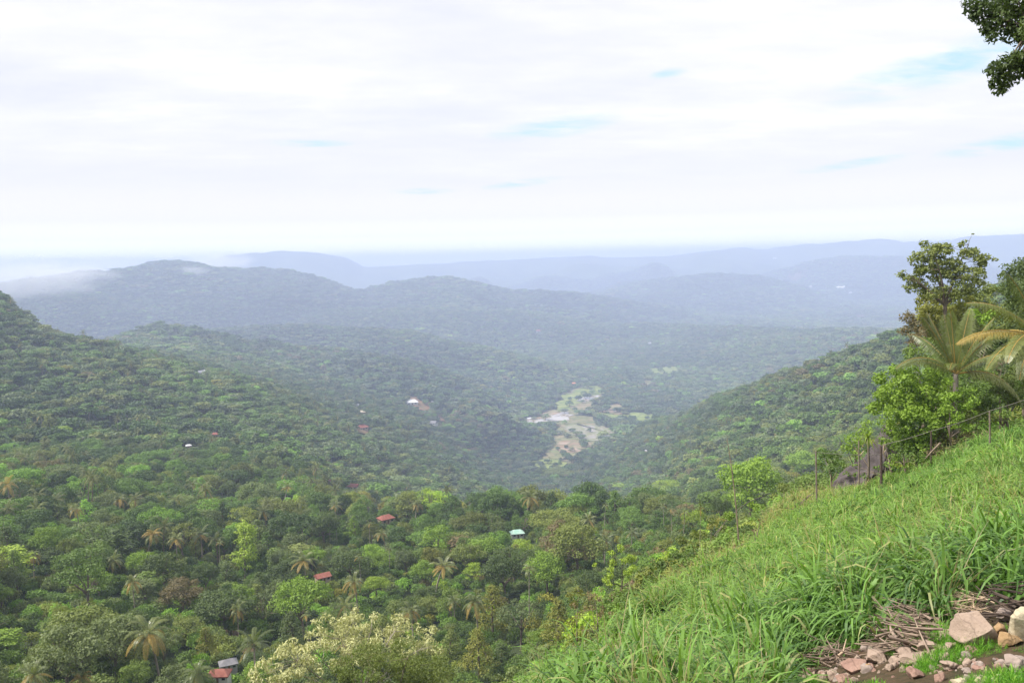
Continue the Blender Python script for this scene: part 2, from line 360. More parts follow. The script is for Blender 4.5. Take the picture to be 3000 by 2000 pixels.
def unit(v): return v / (np.linalg.norm(v, axis=-1, keepdims=True) + 1e-9)
def leaves(mb, rg, P, Nrm, size, aspect=0.5, jit=0.7, mi=0, long_up=0.0, val=None):
    """leaf quads (diamonds) at P facing about Nrm"""
    n = len(P); nn = unit(Nrm + jit * rg.normal(size=(n, 3)))
    t = rg.normal(size=(n, 3)); t[:, 2] += long_up
    t = unit(t - (t * nn).sum(1, keepdims=True) * nn); b = np.cross(nn, t)
    s = (size * rg.uniform(0.65, 1.35, n))[:, None]
    V = np.stack([P - t * s * .5, P + b * s * aspect * .5 + t * s * .05, P + t * s * .5 - nn * s * .12, P - b * s * aspect * .5 + t * s * .05], 1)
    mb.add(V.reshape(-1, 3), np.arange(4 * n).reshape(-1, 4), rg.uniform(0, 1, n) if val is None else val, mi)
def sph(rg, n):
    return unit(rg.normal(size=(n, 3)))
def crown(mb, rg, blobs, density, size, aspect=0.55, jit=0.45, mi=0, shell=0.55, long_up=0.0, low=0.25):
    """foliage: leaves in a thick shell round each leaf clump, thinner underneath"""
    for (c, rad) in blobs:
        rad = np.broadcast_to(np.asarray(rad, float), (3,)); A = 4 * math.pi * (np.mean(rad) ** 2)
        n = max(6, int(A * density)); d = sph(rg, n)
        keep = (d[:, 2] > -0.35) | (rg.uniform(size=n) < low); d = d[keep]; n = len(d)
        k = shell + (1 - shell) * rg.uniform(0, 1, n) ** 0.5
        lump = 1 + 0.22 * np.sin(d[:, 0] * 5 + c[0] * 3) * np.sin(d[:, 1] * 5 + c[1] * 2) + 0.12 * np.sin(9 * d[:, 2] + c[2])
        P = np.asarray(c) + d * rad * (k * lump)[:, None]
        val = np.clip(rg.normal(0.5, 0.22, n) + rg.normal(0, 0.12), 0, 1)
        leaves(mb, rg, P, d + np.array([0, 0, 0.35]), size, aspect, jit, mi, long_up, val)

# ------------------------------------------------------------------ materials
def mat(name):
    m = bpy.data.materials.new(name); m.use_nodes = True; nt = m.node_tree; nt.nodes.clear()
    out = N(nt, 'ShaderNodeOutputMaterial'); return m, nt, out
def leaf_mat(name, a, b, c=None, rnd=0.35, trans=0.25, rough=0.55, hue_noise=0.5, attr=None, spec=0.35):
    """a -> b by leaf, c = colour some individuals drift to"""
    m, nt, out = mat(name)
    av = N(nt, 'ShaderNodeAttribute', attribute_name='v')
    oi = N(nt, 'ShaderNodeObjectInfo')
    tc = N(nt, 'ShaderNodeTexCoord'); n1 = noise(nt, tc.outputs['Object'], 0.45, 3)
    f = mathn(nt, 'ADD', mathn(nt, 'MULTIPLY', av.outputs['Fac'], 1 - hue_noise), mathn(nt, 'MULTIPLY', mathn(nt, 'MULTIPLY_ADD', n1, 2.4, -0.7, clamp=True), hue_noise), clamp=True)
    col = mixc(nt, f, a, b)
    if attr:
        ia = N(nt, 'ShaderNodeAttribute', attribute_name=attr, attribute_type='INSTANCER')
        col = mixc(nt, 1.0, col, ia.outputs['Color'], 'MULTIPLY')
    elif c is not None:
        col = mixc(nt, mathn(nt, 'MULTIPLY', oi.outputs['Random'], rnd), col, c)
    br = mathn(nt, 'MULTIPLY_ADD', oi.outputs['Random'], 0.35, 0.82)
    hs = N(nt, 'ShaderNodeHueSaturation'); L(nt, br, hs.inputs['Value']); L(nt, col, hs.inputs['Color'])
    col = hs.outputs[0]
    p = N(nt, 'ShaderNodeBsdfPrincipled'); L(nt, col, p.inputs['Base Color']); p.inputs['Roughness'].default_value = rough
    p.inputs['Specular IOR Level'].default_value = spec
    tr = N(nt, 'ShaderNodeBsdfTranslucent'); L(nt, mixc(nt, 1.0, col, (1.5, 1.6, 0.7, 1), 'MULTIPLY'), tr.inputs['Color'])
    mx = N(nt, 'ShaderNodeMixShader'); mx.inputs[0].default_value = trans
    L(nt, p.outputs[0], mx.inputs[1]); L(nt, tr.outputs[0], mx.inputs[2]); L(nt, mx.outputs[0], out.inputs[0])
    return m
def plain(name, a, b, scale=3.0, rough=0.85, bump=0.3, detail=6, coords='Object', spec=0.3, bscale=None):
    m, nt, out = mat(name)
    tc = N(nt, 'ShaderNodeTexCoord'); n1 = noise(nt, tc.outputs[coords], scale, detail, 0.6)
    f = mathn(nt, 'MULTIPLY_ADD', n1, 2.6, -0.8, clamp=True)
    p = N(nt, 'ShaderNodeBsdfPrincipled'); L(nt, mixc(nt, f, a, b), p.inputs['Base Color'])
    p.inputs['Roughness'].default_value = rough; p.inputs['Specular IOR Level'].default_value = spec
    if bump:
        bp = N(nt, 'ShaderNodeBump'); bp.inputs['Strength'].default_value = bump
        L(nt, noise(nt, tc.outputs[coords], bscale or scale * 4, 6, 0.6), bp.inputs['Height']); L(nt, bp.outputs[0], p.inputs['Normal'])
    L(nt, p.outputs[0], out.inputs[0]); return m

LM = {
 'dark': leaf_mat('leaf_dark_green', (0.051, 0.087, 0.022), (0.104, 0.154, 0.033), (0.086, 0.106, 0.033)),
 'mid': leaf_mat('leaf_mid_green', (0.091, 0.162, 0.029), (0.166, 0.258, 0.042), (0.166, 0.177, 0.042)),
 'olive': leaf_mat('leaf_olive_green', (0.109, 0.158, 0.032), (0.192, 0.244, 0.050), (0.192, 0.187, 0.050)),
 'grey': leaf_mat('leaf_grey_green', (0.100, 0.142, 0.050), (0.168, 0.216, 0.075), (0.161, 0.176, 0.070)),
 'bright': leaf_mat('leaf_bright_green', (0.131, 0.220, 0.026), (0.249, 0.363, 0.044), (0.209, 0.330, 0.035)),
 'yellow': leaf_mat('leaf_yellow_green', (0.180, 0.280, 0.030), (0.330, 0.430, 0.050), (0.30, 0.38, 0.05)),
 'gold': leaf_mat('leaf_golden_olive', (0.128, 0.158, 0.025), (0.258, 0.255, 0.044), (0.236, 0.231, 0.051)),
 'airy': leaf_mat('leaf_airy_olive_gold', (0.150, 0.193, 0.050), (0.270, 0.300, 0.088), (0.230, 0.257, 0.066)),
 'brown':  leaf_mat('leaf_brownish_green', (0.110, 0.110, 0.045), (0.210, 0.165, 0.080), (0.22, 0.15, 0.07)),
 'rust':   leaf_mat('leaf_dry_pink', (0.190, 0.120, 0.085), (0.340, 0.210, 0.150), (0.30, 0.18, 0.12), trans=.15),
 'cream':  leaf_mat('leaf_pale_cream', (0.270, 0.290, 0.110), (0.600, 0.580, 0.320), (0.42, 0.43, 0.2), hue_noise=0.3, trans=.15),
 'palm':   leaf_mat('palm_green', (0.085, 0.125, 0.035), (0.170, 0.200, 0.055), (0.20, 0.19, 0.06), hue_noise=0.3, rough=0.4, spec=0.5),
 'palmold':leaf_mat('palm_frond_gold', (0.230, 0.190, 0.050), (0.440, 0.300, 0.085), (0.36, 0.25, 0.07), hue_noise=0.3, rough=.5),
 'orange': leaf_mat('leaf_orange', (0.420, 0.190, 0.040), (0.620, 0.300, 0.070), hue_noise=.3),
 'forest': leaf_mat('forest_leaf', (0.55, 0.60, 0.55), (1.15, 1.10, 1.05), attr='tint'),
}
BARK = plain('bark_grey_brown', (0.10, 0.075, 0.055), (0.22, 0.18, 0.14), 6, 0.9, 0.5)
BARKP = plain('palm_bark_pale', (0.20, 0.17, 0.14), (0.36, 0.31, 0.26), 9, 0.85, 0.3)
BARKW = plain('bark_pale_grey', (0.25, 0.21, 0.17), (0.40, 0.36, 0.30), 7, 0.85, 0.3)

# ------------------------------------------------------------------ tree builders
def limbs(mb, rg, base, fork, targets, r0, a=0.5, n=6):
    """trunk to the fork, then limbs to the leaf clumps, each splitting"""
    base = np.asarray(base, float); fork = np.asarray(fork, float)
    mid = (base + fork) / 2 + rg.normal(0, 0.04, 3) * np.linalg.norm(fork - base) * np.array([1, 1, 0])
    tube(mb, bez(base, mid, fork, 6), np.linspace(r0 * 1.25, r0 * 0.75, 6), n + 1)
    for t in targets:
        t = np.asarray(t, float); k = rg.uniform(0.35, 1.0)
        st = base + (fork - base) * (0.65 + 0.35 * k)
        m = st + (t - st) * 0.5 + np.array([0, 0, 0.12 * np.linalg.norm(t - st)]) + rg.normal(0, 0.05, 3) * np.linalg.norm(t - st)
        p = bez(st, m, t, 6); L0 = np.linalg.norm(t - st)
        tube(mb, p, np.linspace(r0 * 0.5, r0 * 0.10, 6), max(4, n - 1))
        for _ in range(2):
            q = p[rg.integers(2, 5)]; e = t + rg.normal(0, 0.16, 3) * L0
            tube(mb, bez(q, (q + e) / 2 + np.array([0, 0, .06 * L0]), e, 4), np.linspace(r0 * 0.22, r0 * 0.05, 4), 4)

def limbs2(mb, rg, fork, targets, r0, nmain, ntwig, base=(0, 0, 0), n=6):
    base = np.asarray(base, float); fork = np.asarray(fork, float); T_ = np.array([np.asarray(t, float) for t in targets])
    L0 = np.linalg.norm(fork - base); mid = (base + fork) / 2 + rg.normal(0, .05, 3) * L0 * np.array([1, 1, 0])
    tube(mb, bez(base, mid, fork, 7), np.linspace(r0 * 1.2, r0 * .8, 7), n + 2)
    S = [T_[rg.integers(len(T_))]]
    while len(S) < min(nmain, len(T_)):
        d = np.min([np.linalg.norm(T_ - s_, axis=1) for s_ in S], axis=0); S.append(T_[int(np.argmax(d * rg.uniform(.7, 1, len(d))))])
    paths = []
    for s_ in S:
        e = fork + (s_ - fork) * .85; l = np.linalg.norm(e - fork); m = fork + (e - fork) * .45 + np.array([0, 0, .14 * l]) + rg.normal(0, .05, 3) * l
        p = bez(fork, m, e, 9); tube(mb, p, np.linspace(r0 * .55, r0 * .16, 9), n); paths.append(p[3:])
    A = np.concatenate(paths)
    for t in T_[rg.permutation(len(T_))[:ntwig]]:
        k = int(np.argmin(np.linalg.norm(A - t, axis=1) * rg.uniform(.8, 1.4, len(A)))); q = A[k]; l = np.linalg.norm(t - q)
        tube(mb, bez(q, (q + t) / 2 + rg.normal(0, .12, 3) * l, t, 5), np.linspace(r0 * .14, r0 * .04, 5), 4)

def tree_geo(kind, seed, q=1.0):
    """nominal 10 m tall tree; q = foliage detail"""
    rg = np.random.default_rng(seed); B = []
    size = 0.34 / math.sqrt(q); dens = 12.0 * q
    def env(cz, rx, rz, n, br, zmin=-0.55, inner=0.68):
        k = 0
        for i in range(n * 4):
            d = sph(rg, 1)[0]
            if d[2] < zmin: continue
            c = np.array([0, 0, cz]) + d * np.array([rx, rx, rz]) * inner * rg.uniform(0.75, 1.1)
            if any(np.linalg.norm(c - b[0]) < 0.62 * br for b in B): continue
            s = br * rg.uniform(0.65, 1.2)
            B.append((c, (s * 1.1, s * 1.1, s * 0.85))); k += 1
            if k >= n: break
        B.append((np.array([0, 0, cz]), (rx * 0.45, rx * .45, rz * .5)))
    fork = (rg.normal(0, .2), rg.normal(0, .2), 4.2); r0 = 0.22
    if kind == 'round': env(6.4, 4.4, 3.5, 34, 1.2, -.6, .78)
    elif kind == 'spread': env(7.6, 5.4, 2.2, 34, 1.15, -0.2, .8); fork = (0.2, 0, 4.8)
    elif kind == 'column': env(5.6, 2.0, 4.6, 44, 0.72, -0.95, 0.8); fork = (0, 0, 5.5); r0 = 0.16
    elif kind == 'cone':
        for i in range(30):
            t = (i + rg.uniform()) / 30; z = 2.4 + 7.2 * t; rr = 3.2 * (1 - t) ** 0.75 * rg.uniform(0.55, 1)
            a = i * 2.4; B.append((np.array([rr * math.cos(a), rr * math.sin(a), z]), np.array([1, 1, .75]) * (1.25 - 0.6 * t)))
        fork = (0, 0, 7.5); r0 = 0.2
    elif kind == 'loose':
        env(6.6, 4.4, 3.2, 26, 0.95, -0.5, 0.85); B.pop(); dens *= 0.8
    elif kind == 'bush':
        env(1.6, 2.6, 1.6, 16, 0.95, -0.1); fork = (0, 0, 0.8); r0 = .08
    elif kind == 'layer':
        for i in range(26):
            a = rg.uniform(0, 6.28); lv = rg.integers(0, 4); z = 5.0 + lv * 1.35; rr = rg.uniform(0.2, 1) ** .6 * (4.6 - lv * 0.85)
            B.append((np.array([rr * math.cos(a), rr * math.sin(a), z + rg.normal(0, .2)]), np.array([1.5, 1.5, .6]) * rg.uniform(.7, 1.1)))
    c = MB(); crown(c, rg, B, dens, size, 0.6 if q > .3 else 0.85)
    t = MB(); nb = {True: 9, False: 5}[q > .5]
    tg = [B[i][0] for i in rg.choice(len(B), min(nb, len(B)), replace=False)]
    limbs(t, rg, (0, 0, -1.0), fork, tg, r0, n=6 if q > .5 else 4)
    return t, c
def frond(mb, rg, base, d, length, droop, nl, wl, val=None, mi=0, stem_r=0.035, hang=0.55, rach_mi=None):
    """one pinnate frond: curved midrib, two rows of hanging leaflets"""
    d = unit(np.asarray(d, float)); k = 10; P = [np.asarray(base, float)]; dd = d.copy()
    for i in range(k):
        dd = unit(dd + np.array([0, 0, -droop / k * (0.4 + 1.4 * i / k)])); P.append(P[-1] + dd * length / k)
    P = np.array(P); tube(mb, P, np.linspace(stem_r, stem_r * .25, len(P)), 4, 0.7 if val is None else min(1, val + .3), mi if rach_mi is None else rach_mi)
    ts = np.linspace(0.12, 0.995, nl); V = []; side0 = unit(np.cross(d, [0, 0, 1]) + 1e-6)
    for t in ts:
        f = t * k; i = min(int(f), k - 1); p = P[i] + (P[i + 1] - P[i]) * (f - i); tan = unit(P[i + 1] - P[i])
        ll = wl * (math.sin(math.pi * min(1, t * 0.86 + 0.12)) ** 0.6) * rg.uniform(.88, 1.1)
        w = max(0.018, length / nl * 0.36)
        for s in (-1, 1):
            sd = unit(side0 * s + tan * 0.55 + np.array([0, 0, -0.12]))
            m = p + sd * ll * .5; e = m + unit(sd + np.array([0, 0, -hang * 2.2]) * rg.uniform(.6, 1.3)) * ll * .5
            V += [p - tan * w * .4, p + tan * w * .4, m + tan * w, m - tan * w, e]
    V = np.array(V); n = len(V) // 5; b = np.arange(n)[:, None] * 5
    a = rg.uniform(0, 1, n) if val is None else np.clip(val + rg.normal(0, .12, n), 0, 1)
    mb.add(V, b + np.array([0, 1, 2, 3]), a, mi)
    s0 = mb.n - len(V)
    mb.q.append(np.concatenate([b + np.array([3, 2, 4]), np.full((n, 1), -1 - s0)], 1) + s0); mb.a.append(a); mb.mi.append(np.full(n, mi))
def palm_geo(seed, h=10.0, nf=20, fl=4.2, nl=22, areca=False, lean=1.2, old=0.25, dr=1.0):
    rg = np.random.default_rng(seed); t = MB(); c = MB()
    a = rg.uniform(0, 6.28); top = np.array([math.cos(a) * lean, math.sin(a) * lean, h])
    pts = bez((0, 0, -1), (top[0] * .1, top[1] * .1, h * .55), top, 9)
    tube(t, pts, np.linspace(.22, .13, 9) * (0.5 if areca else 1), 7)
    for i in range(nf):
        f = (i + .5) / nf; az = i * 2.39996 + rg.normal(0, .15)
        el = 1.35 - 1.95 * f if not areca else 1.3 - 1.7 * f
        el += rg.normal(0, .08); d = (math.cos(az) * math.cos(el), math.sin(az) * math.cos(el), math.sin(el))
        frond(c, rg, top, d, fl * rg.uniform(.85, 1.1), (1.25 + .5 * (1 - f)) * dr * rg.uniform(.75, 1.3), nl, fl * .2 if not areca else fl * .28,
              val=rg.uniform(.2, .7), mi=1 if f > 1 - old and rg.uniform() < .75 else 0, hang=0.5)
    if not areca:
        for i in range(7):
            o = top + rg.normal(0, .17, 3) - np.array([0, 0, .3]); ball(c, o, .15, 1)
    return t, c
def ball(mb, c, r, mi=0, n=6, rgs=None, sc3=(1, 1, 1)):
    V = []; 
    for i in range(1, n):
        for j in range(n + 2):
            th = math.pi * i / n; ph = 2 * math.pi * j / (n + 2)
            V.append((math.sin(th) * math.cos(ph), math.sin(th) * math.sin(ph), math.cos(th)))
    V += [(0, 0, 1), (0, 0, -1)]; m = n + 2; Q = []
    for i in range(n - 2):
        for j in range(m): Q.append((i * m + j, (i + 1) * m + j, (i + 1) * m + (j + 1) % m, i * m + (j + 1) % m))
    V = np.array(V) * r * np.array(sc3) + np.asarray(c)
    s = mb.n; mb.add(V, Q, .5, mi); tp = len(V) - 2
    tri = np.array([(tp, j, (j + 1) % m) for j in range(m)] + [(tp + 1, (n - 2) * m + (j + 1) % m, (n - 2) * m + j) for j in range(m)])
    mb.q.append(np.concatenate([tri + s, np.full((len(tri), 1), -1)], 1)); mb.a.append(np.full(len(tri), .5)); mb.mi.append(np.full(len(tri), mi))
# ================================================================== THE GROUND
def build_ground():
    az = np.concatenate([np.linspace(-180, -50, 40)[:-1], np.linspace(-50, -36, 40)[:-1], np.linspace(-36, 36, 760), np.linspace(36, 50, 40)[1:], np.linspace(50, 180, 40)[1:]]) * math.pi / 180
    az = az[:-1]; rr = np.concatenate([[0.05, 0.6, 1.2], np.exp(np.linspace(math.log(1.8), math.log(24000), 620))])
    A, RR = np.meshgrid(az, rr, indexing='ij'); X = RR * np.sin(A); Y = RR * np.cos(A)
    Z = H(X.ravel(), Y.ravel()).reshape(X.shape)
    back = sstep(R(42), R(60), np.abs(A))
    Z = np.where(RR > 5, Z * (1 - back) + np.maximum(Z, -6 - 0.1 * RR) * back, Z)
    far = RR > 1500
    Z = np.where(far & (back > 0), np.minimum(Z, -100 * back + Z * (1 - back)), Z)
    Z[RR < 2.0] = -1.75
    na, nr = X.shape; idx = np.arange(na * nr).reshape(na, nr)
    nx = np.roll(idx, -1, 0)
    q = np.stack([idx[:, :-1], idx[:, 1:], nx[:, 1:], nx[:, :-1]], -1).reshape(-1, 4)
    mb = MB(); mb.add(np.stack([X, Y, Z], -1).reshape(-1, 3), q)
    m, nt, out = mat('ground_soil_and_undergrowth')
    geo = N(nt, 'ShaderNodeNewGeometry'); pos = geo.outputs['Position']
    ln = N(nt, 'ShaderNodeVectorMath', operation='LENGTH'); L(nt, pos, ln.inputs[0]); dist = ln.outputs['Value']
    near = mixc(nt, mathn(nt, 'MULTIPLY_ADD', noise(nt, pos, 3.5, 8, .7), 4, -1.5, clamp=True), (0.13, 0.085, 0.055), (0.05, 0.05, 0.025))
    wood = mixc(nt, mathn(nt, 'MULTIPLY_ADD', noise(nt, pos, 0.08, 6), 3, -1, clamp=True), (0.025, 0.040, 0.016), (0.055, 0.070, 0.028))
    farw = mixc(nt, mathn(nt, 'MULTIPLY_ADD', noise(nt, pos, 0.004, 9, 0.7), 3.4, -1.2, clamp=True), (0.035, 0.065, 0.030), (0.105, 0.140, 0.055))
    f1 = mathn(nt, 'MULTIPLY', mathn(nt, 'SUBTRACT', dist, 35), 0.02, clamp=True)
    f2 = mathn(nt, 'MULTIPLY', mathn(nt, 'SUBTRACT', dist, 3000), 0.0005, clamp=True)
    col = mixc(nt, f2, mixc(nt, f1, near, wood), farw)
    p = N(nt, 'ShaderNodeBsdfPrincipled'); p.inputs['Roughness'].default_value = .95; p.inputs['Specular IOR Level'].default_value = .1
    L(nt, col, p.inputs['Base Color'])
    bp = N(nt, 'ShaderNodeBump'); bp.inputs['Strength'].default_value = 1; bp.inputs['Distance'].default_value = .09
    L(nt, noise(nt, pos, 7, 9, .7), bp.inputs['Height'])
    bf = N(nt, 'ShaderNodeBump'); bf.inputs['Strength'].default_value = 1.0; bf.inputs['Distance'].default_value = 40
    L(nt, mathn(nt, 'MULTIPLY', noise(nt, pos, 0.006, 9, 0.68), f2), bf.inputs['Height']); L(nt, bp.outputs[0], bf.inputs['Normal'])
    L(nt, bf.outputs[0], p.inputs['Normal']); L(nt, p.outputs[0], out.inputs[0])
    o = link('ground', mb.mesh('ground', [m], True)); tag(o, 'hilly ground of the valley under the forest, bare soil close by', 'ground', kind='structure')
build_ground()

def build_fields():
    ms = {'green': plain('field_green', (0.12, 0.18, 0.05), (0.20, 0.235, 0.085), 0.03, .9, 0, coords='Object'),
          'mud': plain('field_mud', (0.20, 0.13, 0.09), (0.11, 0.14, 0.055), 0.04, .9, 0),
          'tan': plain('field_tan', (0.20, 0.17, 0.085), (0.11, 0.145, 0.06), 0.04, .9, 0)}
    def plots(name, cols, bank, seed):
        m, nt, out = mat(name); tc = N(nt, 'ShaderNodeTexCoord'); mp = N(nt, 'ShaderNodeMapping'); mp.inputs['Scale'].default_value = (1, 1.9, 1); mp.inputs['Rotation'].default_value = (0, 0, .5 + seed * .3); mp.inputs['Location'].default_value = (seed * 37, 0, 0)
        L(nt, tc.outputs['Object'], mp.inputs[0]); wv = mixc(nt, .012, mp.outputs[0], noise(nt, mp.outputs[0], .02, 4, out=1), 'ADD')
        v1 = N(nt, 'ShaderNodeTexVoronoi'); v1.inputs['Scale'].default_value = .030; L(nt, wv, v1.inputs['Vector'])
        v2 = N(nt, 'ShaderNodeTexVoronoi'); v2.feature = 'DISTANCE_TO_EDGE'; v2.inputs['Scale'].default_value = .030; L(nt, wv, v2.inputs['Vector'])
        sp_ = N(nt, 'ShaderNodeSeparateColor'); L(nt, v1.outputs['Color'], sp_.inputs[0])
        f = mathn(nt, 'ADD', mathn(nt, 'MULTIPLY', sp_.outputs[0], .65), mathn(nt, 'MULTIPLY', noise(nt, tc.outputs['Object'], .012, 6, .65), .45), clamp=True)
        col = ramp(nt, f, [(i / (len(cols) - 1) * .8 + .12, c) for i, c in enumerate(cols)])
        col = mixc(nt, mathn(nt, 'MULTIPLY', mathn(nt, 'LESS_THAN', v2.outputs['Distance'], .07), .7), col, bank)
        p = N(nt, 'ShaderNodeBsdfPrincipled'); p.inputs['Roughness'].default_value = .9; p.inputs['Specular IOR Level'].default_value = .2; L(nt, col, p.inputs['Base Color']); L(nt, p.outputs[0], out.inputs[0]); return m
    ms = {'green': plots('field_green', [(0.10, 0.15, 0.04), (0.19, 0.24, 0.06), (0.24, 0.27, 0.08), (0.15, 0.19, 0.05)], (0.09, 0.12, 0.04), 1),
          'mud': plots('field_mud', [(0.30, 0.19, 0.13), (0.22, 0.15, 0.09), (0.36, 0.26, 0.20), (0.14, 0.16, 0.06)], (0.11, 0.13, 0.05), 2),
          'tan': plots('field_tan', [(0.10, 0.14, 0.05), (0.24, 0.18, 0.11), (0.16, 0.18, 0.07), (0.32, 0.24, 0.17)], (0.09, 0.11, 0.04), 3)}
    m, nt, out = mat('field_flooded')
    tc = N(nt, 'ShaderNodeTexCoord'); n1 = noise(nt, tc.outputs['Object'], 0.03, 5, .6)
    f = mathn(nt, 'MULTIPLY_ADD', n1, 9, -4.2, clamp=True)
    mp = N(nt, 'ShaderNodeMapping'); mp.inputs['Scale'].default_value = (1, 2.2, 1); mp.inputs['Rotation'].default_value = (0, 0, .5); L(nt, tc.outputs['Object'], mp.inputs[0])
    vo = N(nt, 'ShaderNodeTexVoronoi'); vo.feature = 'DISTANCE_TO_EDGE'; vo.inputs['Scale'].default_value = .035; L(nt, mp.outputs[0], vo.inputs['Vector'])
    bund = mathn(nt, 'LESS_THAN', vo.outputs['Distance'], 0.09)
    p = N(nt, 'ShaderNodeBsdfPrincipled')
    col = mixc(nt, f, (0.30, 0.24, 0.19), (0.18, 0.19, 0.09)); col = mixc(nt, bund, col, (0.16, 0.17, 0.07))
    L(nt, col, p.inputs['Base Color'])
    rg_ = mathn(nt, 'MAXIMUM', mathn(nt, 'MULTIPLY_ADD', f, .7, .12), mathn(nt, 'MULTIPLY', bund, .9)); L(nt, rg_, p.inputs['Roughness'])
    p.inputs['Specular IOR Level'].default_value = .8; L(nt, p.outputs[0], out.inputs[0]); ms['flood'] = m; 
    w, nt, out = mat('field_water'); p = N(nt, 'ShaderNodeBsdfPrincipled'); p.inputs['Roughness'].default_value = .12
    tc = N(nt, 'ShaderNodeTexCoord'); L(nt, mixc(nt, mathn(nt, 'GREATER_THAN', noise(nt, tc.outputs['Object'], .05, 4), .5), (0.42, 0.38, 0.33), (0.26, 0.20, 0.15)), p.inputs['Base Color']); p.inputs['Specular IOR Level'].default_value = .9
    L(nt, p.outputs[0], out.inputs[0]); ms['water'] = w
    lab = ['long tan green strip of cleared valley floor under the rice fields', 'bright green rice field on the valley floor, narrow and curved', 'water standing at the edge of the curved green field', 'pale flooded plots below the curved green field',
           'brown mud beside the pale flooded plots', 'thin strip of pale water at the left end of the fields', 'largest flooded rice field, grey brown with thin banks',
           'bare brown terraces under the largest flooded field', 'green field to the right with a brown patch in it', 'brown cleared patch within the right hand green field',
           'pale green rectangular field, the farthest large one', 'narrow tan field just below the pale rectangular one', 'small green field left of the pale rectangular one',
           'thin tan strip of field right of the pale rectangular one', 'dark green meadow nearest in the valley bottom', 'yellowish field between the terraces and the dark meadow',
           'faint tan field far up the valley', 'small faint tan field far up the valley to the right']
    for i, ((k, P), lb) in enumerate(zip(FIELD_W, lab)):
        z = VALLEY + 1.2 + 0.15 * i
        rg = np.random.default_rng(50 + i); n = len(P)
        # ragged outline
        Q = []
        for j in range(n):
            a = P[j]; b = P[(j + 1) % n]
            for t in np.linspace(0, 1, 5)[:-1]:
                l = np.linalg.norm(b - a); Q.append(a + (b - a) * t + rg.normal(0, .10, 2) * l)
        Q = np.array(Q); c = Q.mean(0)
        me = bpy.data.meshes.new('field'); me.from_pydata([(*q, z) for q in Q] + [(*q, z - 2.5) for q in Q], [], [list(range(len(Q)))] + [[j, j + len(Q), (j + 1) % len(Q) + len(Q), (j + 1) % len(Q)] for j in range(len(Q))])
        me.materials.append(ms[k]); me.update()
        if me.polygons[0].normal.z < 0: me.flip_normals()
        tag(link({'green': 'rice_field', 'water': 'water', 'flood': 'flooded_field', 'mud': 'mud_ground', 'tan': 'tan_field'}[k], me), lb, 'field', kind='structure')
build_fields()

# ================================================================== INSTANCED STUFF
def proto_coll(name, meshes):
    c = bpy.data.collections.new(name)
    for i, me in enumerate(meshes):
        o = bpy.data.objects.new('%s_%02d' % (name, i), me); c.objects.link(o)
    return c
def scatter(name, P, rot, scl, idx, coll, tint=None, label=None, cat=None):
    me = bpy.data.meshes.new(name); me.vertices.add(len(P)); me.vertices.foreach_set('co', np.asarray(P, np.float32).ravel())
    def A(n, t, d, key): a = me.attributes.new(n, t, 'POINT'); a.data.foreach_set(key, np.asarray(d).ravel())
    A('rot', 'FLOAT_VECTOR', np.asarray(rot, np.float32), 'vector'); A('scl', 'FLOAT_VECTOR', np.asarray(scl, np.float32), 'vector'); A('idx', 'INT', np.asarray(idx, np.int32), 'value')
    if tint is not None: A('tint', 'FLOAT_VECTOR', np.asarray(tint, np.float32), 'vector')
    o = link(name, me); ng = bpy.data.node_groups.new(name, 'GeometryNodeTree')
    ng.interface.new_socket('Geometry', in_out='INPUT', socket_type='NodeSocketGeometry'); ng.interface.new_socket('Geometry', in_out='OUTPUT', socket_type='NodeSocketGeometry')
    gi = ng.nodes.new('NodeGroupInput'); go = ng.nodes.new('NodeGroupOutput'); ip = ng.nodes.new('GeometryNodeInstanceOnPoints')
    ci = ng.nodes.new('GeometryNodeCollectionInfo'); ci.inputs['Collection'].default_value = coll; ci.inputs['Separate Children'].default_value = True; ci.inputs['Reset Children'].default_value = True
    ip.inputs['Pick Instance'].default_value = True
    def NA(n, t): a = ng.nodes.new('GeometryNodeInputNamedAttribute'); a.data_type = t; a.inputs['Name'].default_value = n; return a.outputs['Attribute']
    ng.links.new(gi.outputs[0], ip.inputs['Points']); ng.links.new(ci.outputs[0], ip.inputs['Instance'])
    ng.links.new(NA('idx', 'INT'), ip.inputs['Instance Index']); ng.links.new(NA('rot', 'FLOAT_VECTOR'), ip.inputs['Rotation']); ng.links.new(NA('scl', 'FLOAT_VECTOR'), ip.inputs['Scale'])
    ng.links.new(ip.outputs[0], go.inputs[0])
    md = o.modifiers.new('scatter', 'NODES'); md.node_group = ng
    tag(o, label, cat, kind='stuff'); return o

def merged(t, c, leafm, name):
    """trunk and crown as one mesh for the forest mass"""
    mb = MB()
    for s, off in ((t, 0), (c, 1)):
        for v, q, a, mi in zip(s.v, s.q, s.a, s.mi): pass
    base = 0
    mb.v = t.v + c.v; mb.q = [q for q in t.q] + [np.where(q >= 0, q + t.n, q) for q in c.q]; mb.a = t.a + c.a
    mb.mi = [m * 0 + 1 for m in t.mi] + [np.minimum(m, 1) * 2 for m in c.mi]; mb.n = t.n + c.n
    return mb.mesh(name, [leafm, BARK, LM['palmold']])

